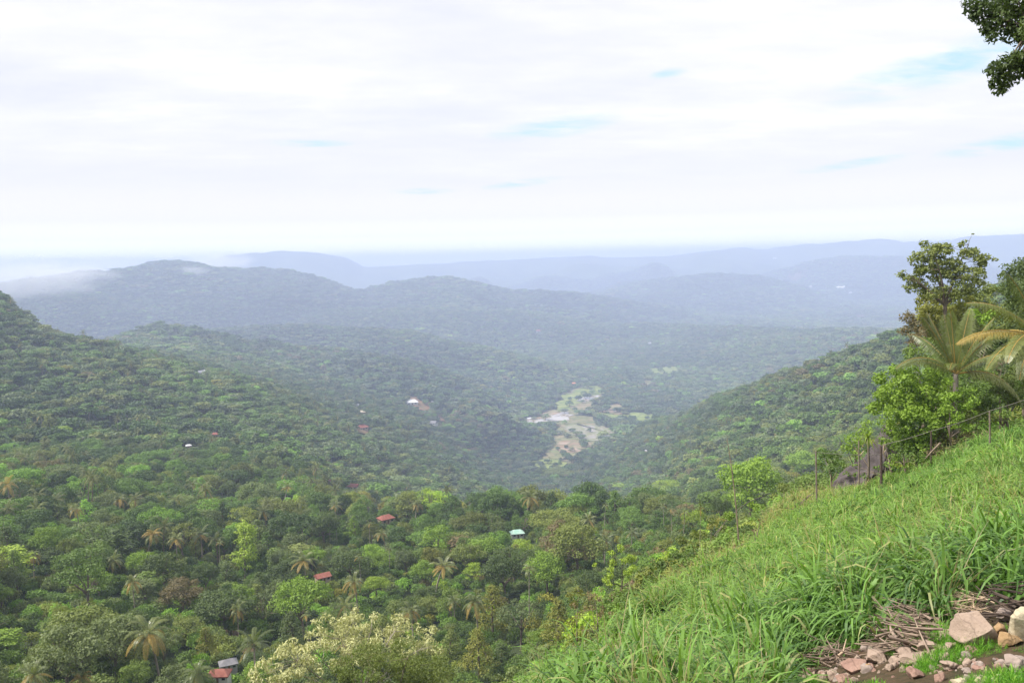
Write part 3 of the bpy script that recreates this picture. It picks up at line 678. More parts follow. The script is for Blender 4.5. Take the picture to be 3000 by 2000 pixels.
# --- feature trees: (kind, material, px of crown middle, py of crown top, width px, height m, label phrase)
FEAT = [
 ('column','yellow', 712,1506, 84,15,'tall narrow yellow-green column tree rising above the dark forest', 'column tree'),
 ('layer','mid', 250,1600,180,13,'large rounded tree with a pale feathery top, at the left', 'feathery tree'),
 ('spread','bright',100,1900,10,9,'',''),
 ('spread','bright', 880,1700,180,11,'wide bright green spreading tree above the flowering tree', 'wide bright spreading tree'),
 ('round','bright', 545,1715,80,12,'bright green tree with heaped leaf clumps beside a coconut palm', 'heaped bright tree'),
 ('round','grey', 600,1690,10,9,'',''),
 ('round','bright',1602,1612,125,13,'tall bright green tree right of the small fan topped palm', 'tall bright tree'),
 ('round','dark',1475,1620,130,12,'blackish green domed tree left of the fan topped palm', 'blackish domed tree'),
 ('round','olive',1690,1522,165,15,'big olive green domed tree above the yellow shrub', 'big olive domed tree'),
 ('cone','gold',1441,1702,125,13,'upright golden olive tree above the grass edge, leftmost of two', 'golden upright tree'),
 ('cone','gold',1635,1745,130,13,'golden olive leafy tree next to the grass edge','golden leafy tree'),
 ('loose','grey',1524,1742,140,14,'greyish thin leaved tree between two golden ones','greyish thin tree'),
 ('layer','bright',1575,1834,105,7,'small light green layered tree low beside the grass slope','light layered tree'),
 ('cone','gold',1400,1830,120,10,'golden olive tree low by the slope foot','low golden tree'),
 ('round','bright',2205,1328,185,12,'broad bright green tree on the ridge left of the fence post','broad bright ridge tree'),
 ('round','bright',2355,1318,95,8,'smaller bright green tree behind the first fence post','bright tree by post'),
 ('round','olive',1632,1372,100,14,'tall dark olive tree standing out on the ridge crest','tall crest tree'),
 ('round','dark',1586,1366,38,14,'small dark tufted crown on a tall bare stem at the crest','tufted crown'),
 ('spread','yellow',1955,1408,95,11,'yellow-green topped tree on the ridge crest','yellow topped crest tree'),
 ('round','mid',1790,1395,60,11,'mid green tree on the crest right of the bare tree','crest tree'),
 ('cone','bright',1035,1505,55,13,'narrow bright tree among tall pale trunks','narrow bright tree'),
 ('round','dark',945,1500,90,14,'dark tree with tall pale trunks showing beneath','dark tall-trunked tree'),
 ('round','mid',1150,1405,80,12,'dense dark green tree near the red roof on the ridge','dense ridge tree'),
 ('round','dark',670,1405,55,13,'very dark upright tree on the left ridge','very dark upright tree'),
 ('round','bright',1240,1640,75,10,'light green round tree left of the leaning palm','light round tree'),
 ('spread','yellow',1100,1690,80,10,'yellow-green domed tree above the flowering tree','yellow domed tree'),
 ('cone','grey', 850,1780,110,10,'grey-green pyramid shaped tree left of the flowering tree','grey pyramid tree'),
 ('cone','gold', 600,1830,85,9,'rounded golden olive tree beside red terraces','rounded golden tree'),
 ('round','mid', 395,1935,90,8,'bright mid green bushy tree at the bottom edge','bottom bushy tree'),
 ('round','mid',1080,1605,10,9,'',''),
 ('layer','yellow',1390,1645,75,8,'low yellow-green leafy tree amid palms','low yellow leafy tree'),
 ('round','brown', 530,1690,110,10,'brownish topped tree above the heaped bright tree','brownish topped tree'),
 ('round','dark',  600,1650,80,9,'dark round tree below the row of palms','dark round tree by palms'),
 ('round','grey', 180,1830,190,11,'wide grey-green tree at the lower left','wide grey-green tree'),
 ('round','grey', 330,1800,160,11,'grey-green tree mass in the lower left','grey-green left tree'),
 ('spread','bright',0,1720,70,10,'bright green layered tree cut by the left edge','bright left edge tree'),
 ('round','dark',2050,1440,60,9,'dark tree left of the broad bright ridge tree','dark ridge tree'),
 ('round','dark',2110,1435,50,10,'almost black tree at the foot of the dead pole','almost black tree'),
 ('round','grey',1995,1420,40,10,'pale green loose tree on the ridge','pale ridge tree'),
]
FEAT = [f for f in FEAT if f[6]]
PALMS = [  # (px, py of crown heart, crown width px, frond colour share, label, rotation)
 (895,1640,92,.55,'coconut palm with golden drooping fronds beside a red roof'),
 (460,1845,130,.45,'large coconut palm with a leaning pale trunk, lower left'),
 (745,1905,130,.25,'wide coconut palm just left of the cream flowering tree'),
 (560,1975,120,.2,'coconut palm at the bottom edge left of the red roof'),
 (590,1565,70,.45,'coconut palm left of the yellow-green column tree'),
 (425,1570,66,.95,'coconut palm with mostly orange-gold fronds'),
 (515,1580,60,.4,'smaller coconut palm between the orange one and the column tree'),
 (695,1790,62,.45,'slim coconut palm over red soil terraces'),
 (1270,1655,100,.7,'leaning coconut palm with long golden fronds in the centre'),
 (1045,1700,80,.4,'coconut palm above the cream flowering tree'),
 (1010,1775,80,.3,'coconut palm right at the top of the cream flowering tree'),
 (1400,1755,95,.5,'coconut palm with grey fronds behind the golden upright tree'),
 (1770,1580,70,.25,'coconut palm right of the big olive domed tree'),
 (1540,1455,70,.35,'coconut palm on the ridge crest below the tufted crown'),
 (1745,1520,60,.3,'coconut palm on the slope above the big olive tree'),
 (95,1630,50,.6,'small pale coconut palm among dark trees, far left'),
 (1015,1880,80,.35,'coconut palm fronds poking past the cream flowering tree'),
 (1210,1800,90,.4,'low coconut palm between the flowering tree and golden trees'),
 (110,1975,100,.4,'coconut palm in the bottom left corner'),
 (255,1985,60,1.0,'bright orange-gold palm at the bottom edge'),
 (830,1430,50,.6,'coconut palm with brownish fronds on the left ridge'),
 (345,1460,55,.7,'coconut palm with dry fronds on the left hillside'),
 (25,1420,60,.8,'golden coconut palm at the far left edge'),
 (320,1640,60,.3,'coconut palm behind the feathery tree'),
 (980,1480,50,.5,'coconut palm near the small red roof'),
 (1215,1480,50,.5,'brownish coconut palm left of the ridge crest'),
 (600,1420,44,.5,'small coconut palm on the left ridge near the dark upright tree'),
 (230,1490,50,.5,'coconut palm among dense trees on the left slope'),
 (1850,1560,52,.15,'yellowish palm on the slope above the yellow shrub'),
 (1130,1560,50,.4,'coconut palm left of the green and white roofed house'),
 (1330,1760,60,.3,'short coconut palm under the yellow leafy tree'),
 (390,1700,60,.5,'coconut palm between the feathery tree and heaped bright tree'),
]
ARECA = [ (1548,1668,58,'slender palm with a small golden fan top, standing alone'), (2002,1500,34,'tall areca palm with a pale thin trunk on the slope'),
 (1968,1490,30,'areca palm just left of the tallest areca'),(1945,1480,28,'areca palm second left of the tallest areca'),(1770,1480,30,'areca palm under the bare tree'),
 (965,1530,26,'areca palm among tall pale trunks'),(985,1525,26,'areca palm second among tall pale trunks'),(1080,1535,26,'areca palm right of the narrow bright tree'),
 (2050,1505,26,'small areca palm right of the tallest areca'),(1055,1630,32,'areca palm below the narrow bright tree'),(1140,1610,28,'areca palm left of the light round tree'),(640,1590,26,'thin areca palm left of the column tree'),
 (900,1800,40,'areca palm above the grey pyramid tree'),(1200,1465,24,'thin yellow areca palm near the dense ridge tree'),(1100,1440,20,'yellow areca palm beside the red ridge roof')]
HOUSES = [ # px,py of the roof middle, width px, roof colour, wall colour, label, height above ground, style
 (945,1680,44,'red','cream','small house with a faded red roof beside a golden coconut palm'),
 (642,1962,62,'red','white','house with a bright red roof at the bottom left'),
 (668,1932,52,'grey','grey','grey block walled shed just behind the bright red roof'),
 (1035,1418,34,'red','cream','house with a red tiled roof on the ridge'),
 (1130,1510,46,'red','cream','low red roofed house among trees left of the ridge crest'),
 (1515,1553,42,'mint','white','house with mint green and white roof in the middle forest'),
 (1370,1470,16,'red','cream','tiny red roof at the ridge edge'),
 (963,1404,12,'red','cream','tiny reddish roof left of the ridge house'),
 (1207,1180,36,'white','white','white house beside a red soil cutting'),
 (1268,1238,26,'grey','white','small grey roofed white house on the hillside'),
 (1060,1250,34,'red','cream','red structure on the middle hillside'),
 (1060,1206,20,'cream','cream','pale beige roof on the middle hillside'),
 (587,1090,26,'white','white','white building on the left hillside'),
 (1046,1183,12,'white','white','tiny white house above the beige roof'),
 (1268,1174,9,'white','white','tiny white house right of the soil cutting'),
 (2465,844,22,'white','white','far white building on the right plain'),
 (1680,1123,14,'orange','cream','far house with an orange roof above the rice fields'),
 (1577,970,16,'red','white','far hazy house with a reddish roof'),
 (1550,1225,12,'white','white','white hut at the left end of the flooded fields'),
 (630,1268,22,'red','cream','faint reddish roof low on the left hillside'),
 (552,1302,16,'white','cream','faint pale roof near the left ridge'),
 (1893,1318,7,'white','cream','tiny pale hut on the right hillside'),
 (1905,1005,12,'white','white','far pale house beyond the fields'),
 (2270,760,10,'white','white','very far white dot of a house, right ridge'),
 (2490,860,10,'white','white','second far white building, just right of the larger'),
 (2375,842,10,'white','white','small far pale house left of the white building'),
]
SOIL = [(1210,1168,36,14,'red soil bank behind the white house'),(1240,1190,60,26,'orange soil cutting below the white house'),(1296,1226,34,16,'orange soil patch right of the grey roofed house'),
        (1062,1262,50,14,'red soil around the red structure'),(700,1860,110,60,'red earth terraces between coconut palms'),(95,1800,110,18,'brown earth bank in the dark lower left'),(120,1680,90,40,'reddish earth under trees on the left'),
        (2330,810,60,26,'faint pink quarry scar on the far right hill'),(1268,832,40,10,'faint orange scar on the crest of the long blue ridge'),(2520,925,40,14,'faint orange clearing on the right plain')]

CLEAR = [(px, py, w * .36 + 1, w * .09 + 1.5) for px, py, w, *_ in HOUSES] + [(px, py, w * .25, h * .25) for px, py, w, h, _ in SOIL]
def cleared(px, py, w, h, r, house_r):
    """does a crown at this place stand in front of a roof the photo shows?"""
    out = np.zeros(len(px), bool)
    for (cx, cy, hw, hh), hr in zip(CLEAR, house_r):
        if hr is None: continue
        out |= (np.abs(px - cx) < hw + w * .5) & (py - h * 0.1 < cy + hh) & (py + h > cy - hh) & (r < hr + 2)
    return out
# where each roof and soil patch stands: along its line of sight, on a roof height above the ground
HR = [hit(px, py, 3.0 if py < 1300 else 4.0, r0=60) for px, py, *_ in HOUSES] + [hit(px, py, 1.0, r0=60) for px, py, *_ in SOIL]
HR = [r for r in HR]

# ---- horizon table for culling what no view near the photo's could see
def horizon_cull(x, y, ztop, slack):
    az = np.linspace(R(-38), R(38), 500); rr = np.exp(np.linspace(math.log(20), math.log(14000), 420))
    A, RR = np.meshgrid(az, rr, indexing='ij'); X = RR * np.sin(A); Y = RR * np.cos(A)
    Z = (H(X.ravel(), Y.ravel()).reshape(X.shape) + canopy_h(RR) * .55)
    E = np.maximum.accumulate(Z / RR, axis=1)
    r = np.hypot(x, y); a = np.arctan2(x, y)
    i = np.clip(((a - az[0]) / (az[1] - az[0])).astype(int), 0, len(az) - 1); j = np.clip(((np.log(r) - math.log(20)) / math.log(14000 / 20) * 419).astype(int) - 7, 0, 419)
    return ztop / r > E[i, j] - slack

def jgrid(r0, r1, s, azmax, seed):
    rg = np.random.default_rng(seed); n = int(2 * r1 / s) + 2
    gx = (np.arange(n) - n / 2) * s; gy = np.arange(int(r1 / s) + 2) * s
    X, Y = np.meshgrid(gx, gy); X = X.ravel() + rg.uniform(-.42, .42, X.size) * s; Y = Y.ravel() + rg.uniform(-.42, .42, Y.size) * s
    r = np.hypot(X, Y); m = (r >= r0) & (r < r1) & (np.abs(np.arctan2(X, Y)) < azmax)
    return X[m], Y[m]
def near_rim(px, r):
    """beyond the grass slope's edge the wood begins"""
    rim = np.interp(px, [1400, 1580, 1700, 1900, 2100, 2300, 2500, 2700, 3000], [40, 50, 56, 95, 100, 90, 100, 110, 120])
    return r > rim
def in_fields(x, y, grow=8):
    m = np.zeros(len(x), bool)
    for k, P in FIELD_W:
        c = P.mean(0); n = len(P); ins = np.zeros(len(x), bool)
        Q = c + (P - c) * (1 + (grow - 2) / (np.abs(P - c).mean() + 1)); j = n - 1
        for i in range(n):
            xi, yi = Q[i]; xj, yj = Q[j]
            cnd = ((yi > y) != (yj > y)) & (x < (xj - xi) * (y - yi) / (yj - yi + 1e-9) + xi); ins ^= cnd; j = i
        m |= ins
    return m

TINTS = {'dark': (0.050, 0.088, 0.026), 'mid': (0.088, 0.150, 0.036), 'olive': (0.135, 0.160, 0.045), 'grey': (0.110, 0.145, 0.062),
         'bright': (0.140, 0.250, 0.042), 'yellow': (0.24, 0.34, 0.045), 'gold': (0.17, 0.165, 0.03), 'brown': (0.155, 0.135, 0.06)}
KINDS = ['round', 'round', 'spread', 'cone', 'loose', 'layer', 'round', 'column']
MATS = ['dark', 'mid', 'olive', 'grey', 'bright', 'yellow', 'gold', 'brown']
def pick_mats(n, x, y, rg):
    patch = vnoise(x / 70, y / 70, 77)
    p = np.array([.24, .27, .17, .16, .08, .02, .03, .03]) if len(x) < 9000 else np.array([.27, .32, .17, .20, .022, .003, .005, .01])
    u = np.clip(rg.uniform(0, 1, n) * .7 + patch * .3, 0, .9999); u = np.argsort(np.argsort(u)) / n
    return np.searchsorted(np.cumsum(p), u, side='right').clip(0, 7)

# ================================================================== FOREST: individuals first, the mass beyond
HI = {}
def hi_tree(kind, var):
    k = (kind, var)
    if k not in HI:
        t, c = tree_geo(kind, hash_seed(kind, var), 1.0); HI[k] = (t.mesh('trunk', [BARK], True), c, {})
    return HI[k]
def hash_seed(kind, var): return sum(ord(ch) * (i + 3) for i, ch in enumerate(kind)) * 31 + var * 7 + 1
def crown_mesh(kind, var, m):
    t, c, d = hi_tree(kind, var)
    if m not in d: d[m] = c.mesh('crown', [LM[m]])
    return t, d[m]
NOM = {'round': (8.4, 10.2), 'spread': (10.4, 10.2), 'column': (4.6, 10.6), 'cone': (7.0, 10.4), 'loose': (8.6, 10.4), 'bush': (5.4, 3.6), 'layer': (10.0, 10.4)}
TREES = []   # records for the labels
def place_tree(kind, m, x, y, zg, h, w, var, label, group, cat='tree', name=None):
    tm, cm = crown_mesh(kind, var, m); nw, nh = NOM[kind]
    sc3 = (w / nw, w / nw, h / nh)
    root = thing(name or 'broadleaf_tree', label, cat, (x, y, zg), (x * 7.1 + y * 3.3) % 6.28, group, sc3)
    link('trunk', tm, root); link('crown', cm, root)
    return root
def spot(px, py, h, r0=55):
    r = hit(px, py, h, r0); p = at(px, py, r); return p[0], p[1], h1(p[0], p[1]), r

occupied = []
FEATREC = []
LANDMARKS = [(short, f[2], f[3] + 40) for f in FEAT for short in [f[7]]]
ASP = {'column': 2.3, 'cone': 1.5, 'round': 1.2, 'spread': 1.05, 'layer': 1.1, 'loose': 1.25}
for i, (kind, m, px, py, w, h, lb, short) in enumerate(FEAT):
    hf = lambda r: np.clip(w * r / F * ASP[kind] * (1.8 if short == 'tufted crown' else 1), 2.5, 17)
    x, y, zg, r = spot(px, py, hf); wm = w * r / F
    h_ = float(hf(np.array([r]))[0]); place_tree(kind, m, x, y, zg, h_, max(wm, 2.2), i % 3, lb, None); h = h_
    occupied.append((x, y, wm * .5 + 1.2)); FEATREC.append((px, py, w, h_ * F / r, r))
def make_palm(px, py, wpx, share, label, var):
    hf = lambda r: np.clip(wpx * r / F * (1.25 + .1 * (var % 4)), 4, 14)
    x, y, zg, r = spot(px, py, hf); hgt = float(hf(np.array([r]))[0]); s = wpx * r / F / 7.2
    t, c = PALMG[var % len(PALMG)]
    root = thing('coconut_palm', label, 'palm tree', (x, y, zg), var * 1.7, 'coconut palms in the forest', 1.0)
    root.scale = (s, s, hgt / 10.0)
    link('trunk', t, root); cm = c[0 if share < .35 else 1 if share < .8 else 2]; o = link('crown', cm, root); 
    occupied.append((x, y, wpx * r / F * .4)); return x, y, r, hgt
PALMG = []
for v in range(6):
    tt = []; 
    for j, old in enumerate((.15, .5, 1.0)):
        t, c = palm_geo(300 + v, 10, [20, 24, 17, 22, 15, 26][v], [4.0, 4.3, 3.7, 4.1, 4.4, 3.8][v], 22, lean=[.6, 1.6, 2.6, 1.0, .3, 2.0][v], old=old, dr=[1, 1.35, .8, 1.6, 1.15, 1.45][v]); tt.append(c.mesh('crown', [LM['palm'], LM['palmold']]))
    PALMG.append((t.mesh('trunk', [BARKP], True), tt))
PALMR = []
for i, (px, py, w, share, lb) in enumerate(PALMS):
    x, y, r, hg = make_palm(px, py, w, share, lb, i); PALMR.append((px, py - w * .3, w, w * .9, r))
AG = [palm_geo(400 + v, 10, 9, 1.9, 16, areca=True, lean=.5, old=.3) for v in range(2)]
AG = [(t.mesh('trunk', [BARKP], True), c.mesh('crown', [LM['palm'], LM['palmold']])) for t, c in AG]
for i, (px, py, w, lb) in enumerate(ARECA):
    hf = lambda r: np.clip(w * r / F * 3.0, 4, 12); x, y, zg, r = spot(px, py, hf); s = w * r / F / 3.4
    root = thing('areca_palm', lb, 'palm tree', (x, y, zg), i * 1.3, 'slender areca palms in the forest'); root.scale = (s, s, float(hf(np.array([r]))[0]) / 10)
    link('trunk', AG[i % 2][0], root); link('crown', AG[i % 2][1], root); occupied.append((x, y, s)); PALMR.append((px, py, w, w * 2.4, r))
# the bare tree on the crest
x, y, zg, r = spot(1970 * 0 + 1730, 1425, 11)
t = MB(); rg = np.random.default_rng(5)
limbs(t, rg, (0, 0, -1), (0, 0, 6.0), [(math.cos(a) * 3.4 * k, math.sin(a) * 3.4 * k, 8.2 + 2.5 * (1 - k) + rg.normal(0, .3)) for a in np.arange(0, 6.28, .48) for k in (.55, 1)], .17)
bt = thing('bare_tree', 'leafless pale grey tree on the ridge crest', 'tree', (x, y, zg)); link('trunk', t.mesh('trunk', [BARKW], True), bt)
c = MB(); crown(c, rg, [((math.cos(a) * 2.6, math.sin(a) * 2.6, 9.6), (1.0, 1.0, .35)) for a in np.arange(0, 6.28, .7)], 1.2, .25); link('crown', c.mesh('crown', [LM['brown']]), bt)
occupied.append((x, y, 3)); FEATREC.append((1730, 1425, 60, 100, r))
occ = np.array(occupied)

X1, Y1 = jgrid(45, 520, 6.9, R(36), 21)
rg = np.random.default_rng(22)
def filt(X, Y, hgt, wid):
    r = np.hypot(X, Y); Z = H(X, Y); px, py = project(X, Y, Z + hgt)
    ok = near_rim(px, r)
    for ox, oy, orr in occ: ok &= np.hypot(X - ox, Y - oy) > orr + 1.6
    wp = wid * F / r; hp = hgt * F / r
    ok &= ~cleared(px, py, wp * .8, hp, r, HR)
    fx = np.array([f[0] for f in FEATREC + PALMR]); 
    for (cx, cy, cw, ch, cr) in FEATREC + PALMR:      # keep the landmark crowns in view
        front = (r < cr - .5) & (r > cr * .55) & (np.abs(px - cx) < (cw * .42 + wp * .40)) & (py < cy + ch * .62) & (py + hp > cy)
        ok &= ~front
    ok &= ~in_fields(X, Y)
    return ok, Z, px, py, r
u_ = rg.uniform(0, 1, len(X1)) ** 2; wd = 6.0 + 7.5 * u_; hg = 7.5 + 6.0 * u_ + rg.normal(0, 1.1, len(X1))
ok, Z1, px1, py1, r1 = filt(X1, Y1, hg, wd)
X1, Y1, Z1, px1, py1, r1, hg, wd = [a[ok] for a in (X1, Y1, Z1, px1, py1, r1, hg, wd)]
# heights shrink on the scrubby shoulder next to the grass
shr = (canopy_h(r1) / 8.5).clip(.35, 1); edge = np.where((px1 > 1750) & (r1 < 260), .62, 1.0); hg = hg * np.minimum(shr, edge); wd = wd * np.minimum(shr, edge) ** .6
px1, py1 = project(X1, Y1, Z1 + hg)
vis = horizon_cull(X1, Y1, Z1 + hg, 0.004)
mt1 = pick_mats(len(X1), X1, Y1, rg); kd1 = rg.integers(0, 8, len(X1)); kd1 = np.where((kd1 == 7) & (rg.uniform(size=len(X1)) < .6), 0, kd1)
inframe = vis & (px1 > -40) & (px1 < 3040) & (py1 < 2010)
order = np.argsort(np.where(inframe, r1, 1e9)); NI = 250
indiv = order[:NI]; rest = np.setdiff1d(np.nonzero(vis)[0], indiv)
COLW = {'dark': 'dark green', 'mid': 'mid green', 'olive': 'olive green', 'grey': 'grey-green', 'bright': 'bright green', 'yellow': 'yellow-green', 'gold': 'golden olive', 'brown': 'brownish green'}
SHW = {'round': 'round crowned', 'spread': 'wide topped', 'cone': 'pointed', 'loose': 'loose leaved', 'layer': 'layered', 'column': 'narrow'}
LM_ALL = LANDMARKS + [('cream flowering tree', 1050, 1850), ('bright red roof', 642, 1962), ('yellow shrub', 1800, 1650), ('leaning golden palm', 1270, 1655), ('lower left palm', 460, 1845), ('bottom left corner', 0, 2000), ('red roof by the golden palm', 945, 1680), ('mint green roof', 1515, 1553), ('dead pole', 2145, 1420), ('lone orange-gold palm', 425, 1570), ('palm by the column tree', 590, 1565), ('palm in the bottom left corner', 110, 1975), ('slim palm over red soil', 695, 1790), ('wide palm left of the cream tree', 745, 1905),
  ('palm above the cream tree', 1045, 1700), ('grey fronded palm', 1400, 1755), ('orange-gold palm at the bottom edge', 255, 1985), ('brown bank in the dark lower left', 95, 1800), ('palm behind the feathery tree', 320, 1640), ('fan topped palm', 1548, 1668), ('low palm right of the cream tree', 1210, 1800), ('bottom edge palm left of the red roof', 560, 1975), ('pale palm at far left', 95, 1630), ('palm between feathery and heaped trees', 390, 1700)]
def relation(px, py, lx, ly):
    dx = px - lx; dy = py - ly
    if abs(dx) > abs(dy): return 'right of' if dx > 0 else 'left of'
    return 'below' if dy > 0 else 'above'
ORD = ['', 'second ', 'third ', 'fourth ', 'fifth ', 'sixth ', 'seventh ', 'eighth ', 'ninth ', 'tenth ', 'eleventh ', 'twelfth ', 'thirteenth ', 'fourteenth ', 'fifteenth ', 'sixteenth ', 'seventeenth ', 'eighteenth ', 'nineteenth ', 'twentieth ']
keyed = {}
for i in indiv:
    cx = px1[i]; cy = py1[i] + 20
    j = min(range(len(LM_ALL)), key=lambda k: math.hypot(cx - LM_ALL[k][1], cy - LM_ALL[k][2])); nm, lx, ly = LM_ALL[j]
    key = (MATS[mt1[i]], KINDS[kd1[i]], relation(cx, cy, lx, ly), nm); keyed.setdefault(key, []).append((math.hypot(cx - lx, cy - ly), i))
LAB = {}
for (m, k, rel, nm), L_ in keyed.items():
    for o, (d_, i) in enumerate(sorted(L_)):
        LAB[i] = ('%s%s %s tree %s the %s' % ((ORD[min(o, 19)] + 'nearest ') if len(L_) > 1 else '', COLW[m], SHW[k], rel, nm)).replace('the bottom left corner', 'the photo\'s bottom left corner')
for i in indiv:
    place_tree(KINDS[kd1[i]], MATS[mt1[i]], X1[i], Y1[i], Z1[i] - .3, hg[i], wd[i], i % 2, LAB[i], 'broadleaf trees of the near forest')

# the rest of the forest
FM = LM['forest']
def proto_set(q, seeds, palms=True):
    out = []
    for kind in ('round', 'round', 'spread', 'cone', 'loose', 'layer', 'round', 'column'):
        s = seeds; seeds += 11
        t, c = tree_geo(kind, s, q); out.append(merged(t, c, FM, 'forest_tree'))
    if palms:
        for v in range(2):
            t, c = palm_geo(seeds + v, 11, 18 if q > .5 else 14, 3.8, 16 if q > .5 else 7, lean=1.0, old=.12); out.append(merged(t, c, FM, 'forest_palm'))
    return out
CH = proto_coll('forest_near', proto_set(0.9, 900)); CM = proto_coll('forest_middle', proto_set(0.16, 1100)); CL = proto_coll('forest_far', proto_set(0.035, 1300, False))
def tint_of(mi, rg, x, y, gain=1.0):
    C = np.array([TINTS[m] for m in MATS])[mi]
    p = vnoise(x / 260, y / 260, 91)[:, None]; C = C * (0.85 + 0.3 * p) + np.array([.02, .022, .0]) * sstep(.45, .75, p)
    return C * (np.array([1.08, 1.08, .85]) * (1 - sstep(350, 900, np.hypot(x, y)))[:, None] + np.array([1.0, 1.0, 1.5]) * sstep(350, 900, np.hypot(x, y))[:, None]) * np.where(np.hypot(x, y) < 500, rg.uniform(.78, 1.28, len(mi)), rg.uniform(.86, 1.16, len(mi)))[:, None] * 1.35  # distant leaves bluer and more even: haze painted into the tint
def forest(name, X, Y, Z, h, w, mi, kd, coll, palmshare, rg, label):
    n = len(X); idx = kd.copy(); pm = (rg.uniform(size=n) < palmshare * 2 * sstep(.35, .7, vnoise(X / 120, Y / 120, 55))); nk = len(coll.objects)
    if nk > 8: idx = np.where(pm, 8 + rg.integers(0, 2, n), idx)
    else: pm[:] = False
    rot = np.stack([rg.normal(0, .05, n), rg.normal(0, .05, n), rg.uniform(0, 6.28, n)], 1)
    sx = np.where(pm, 1, w / 8.6); sz = np.where(pm, h / 9.5, h / 10.2)
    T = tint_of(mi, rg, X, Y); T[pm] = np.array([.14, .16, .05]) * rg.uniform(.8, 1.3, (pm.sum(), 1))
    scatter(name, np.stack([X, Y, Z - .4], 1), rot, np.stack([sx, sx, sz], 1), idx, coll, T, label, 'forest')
rg = np.random.default_rng(33)
# undergrowth between the near trees
XB, YB = jgrid(45, 330, 4.2, R(36), 41)
rB = np.hypot(XB, YB); ZB = H(XB, YB); pB, qB = project(XB, YB, ZB + 3); hb = rg.uniform(2.2, 4.5, len(XB)); wb = rg.uniform(3, 5, len(XB))
okB = near_rim(pB, rB) & ~cleared(pB, qB, wb * F / rB * .5, hb * F / rB, rB, HR[:len(HOUSES)]) & horizon_cull(XB, YB, ZB + hb, .004)
BU = [tree_geo('bush', 70 + v, .8) for v in range(3)]; CB = proto_coll('undergrowth_bushes', [merged(t, c, FM, 'bush') for t, c in BU])
n = okB.sum(); mi = pick_mats(n, XB[okB], YB[okB], rg)
scatter('undergrowth', np.stack([XB, YB, ZB - .3], 1)[okB], np.stack([np.zeros(n), np.zeros(n), rg.uniform(0, 6.28, n)], 1), np.stack([wb[okB] / 5.4, wb[okB] / 5.4, hb[okB] / 3.6], 1), rg.integers(0, 3, n), CB,
        tint_of(mi, rg, XB[okB], YB[okB]), 'dense mixed green undergrowth filling the gaps between the near trees', 'undergrowth')
forest('forest', X1[rest], Y1[rest], Z1[rest], hg[rest], wd[rest], mt1[rest], kd1[rest], CH, .05, rg, 'dense green forest over the ridge and the lower left slope')
def far_forest(name, r0, r1, s, coll, hmul, seed, label, palms=0.04):
    rg = np.random.default_rng(seed); X, Y = jgrid(r0, r1, s, R(35), seed); r = np.hypot(X, Y); Z = H(X, Y)
    u_ = rg.uniform(0, 1, len(X)) ** 2.5; w = s * (.95 + 1.15 * u_); h = (7.5 + 6 * u_ + rg.normal(0, 1, len(X))) * hmul
    px, py = project(X, Y, Z + h); ok = horizon_cull(X, Y, Z + h, .006) & (~in_fields(X, Y, 3) | (rg.uniform(size=len(X)) < .07))
    ok &= ~cleared(px, py, w * F / r * .5, h * F / r, r, HR)
    gap = vnoise(X / (s * 9), Y / (s * 9), seed + 5); ok &= ~((gap < .03))
    X, Y, Z, h, w, r = [a[ok] for a in (X, Y, Z, h, w, r)]
    mi = pick_mats(len(X), X, Y, rg); kd = rg.integers(0, 8, len(X)); kd[kd == 7] = 0
    h = h * (1 + .25 * (vnoise(X / 60, Y / 60, 8) - .5))
    forest(name, X, Y, Z, h, w, mi, kd, coll, palms, rg, label)
    print(name, len(X))
far_forest('forest_slopes', 520, 1500, 7.6, CM, 1.0, 61, 'hazy green forest on the hillsides around the valley')
far_forest('forest_hills', 1500, 3600, 11.5, CL, 1.15, 62, 'bluish forest covering the rolling hills beyond the rice fields', 0)
far_forest('forest_ridges', 3600, 7200, 21, CL, 1.5, 63, 'faint blue forest on the long distant ridge', 0)
# ================================================================== HOUSES AND BARE SOIL
ROOFM = {'red': plain('roof_red_tiles', (0.19, 0.060, 0.048), (0.28, 0.115, 0.085), 1.5, .85, .2), 'grey': plain('roof_grey_sheet', (0.13, 0.13, 0.145), (0.22, 0.21, 0.22), 1, .6, .1),
         'mint': plain('roof_mint', (0.22, 0.42, 0.34), (0.45, 0.55, 0.50), .6, .6, .1), 'white': plain('roof_white', (0.50, 0.50, 0.53), (0.70, 0.70, 0.72), 1, .5, 0),
         'cream': plain('roof_beige', (0.45, 0.38, 0.28), (0.55, 0.47, 0.36), 1, .8, 0), 'orange': plain('roof_orange', (0.55, 0.20, 0.08), (0.65, 0.28, 0.12), 1, .8, 0)}
WALLM = {'cream': plain('wall_cream', (0.32, 0.26, 0.19), (0.42, 0.35, 0.27), 1, .9, 0), 'white': plain('wall_white', (0.52, 0.51, 0.49), (0.66, 0.65, 0.63), 1, .9, 0),
         'grey': plain('wall_grey_block', (0.26, 0.25, 0.27), (0.36, 0.35, 0.36), 1.5, .9, .1)}
DARKG = plain('window_dark', (0.02, 0.025, 0.03), (0.04, 0.05, 0.06), 1, .2, 0, spec=.6)
WOOD = plain('door_wood', (0.12, 0.07, 0.04), (0.18, 0.11, 0.07), 4, .7, 0)
def box(mb, c, s, mi=0):
    c = np.asarray(c, float); s = np.asarray(s, float) / 2
    V = [c + s * (a, b, z) for z in (-1, 1) for a, b in ((-1, -1), (1, -1), (1, 1), (-1, 1))]
    mb.add(V, [(0, 3, 2, 1), (4, 5, 6, 7), (0, 1, 5, 4), (1, 2, 6, 5), (2, 3, 7, 6), (3, 0, 4, 7)], .5, mi)
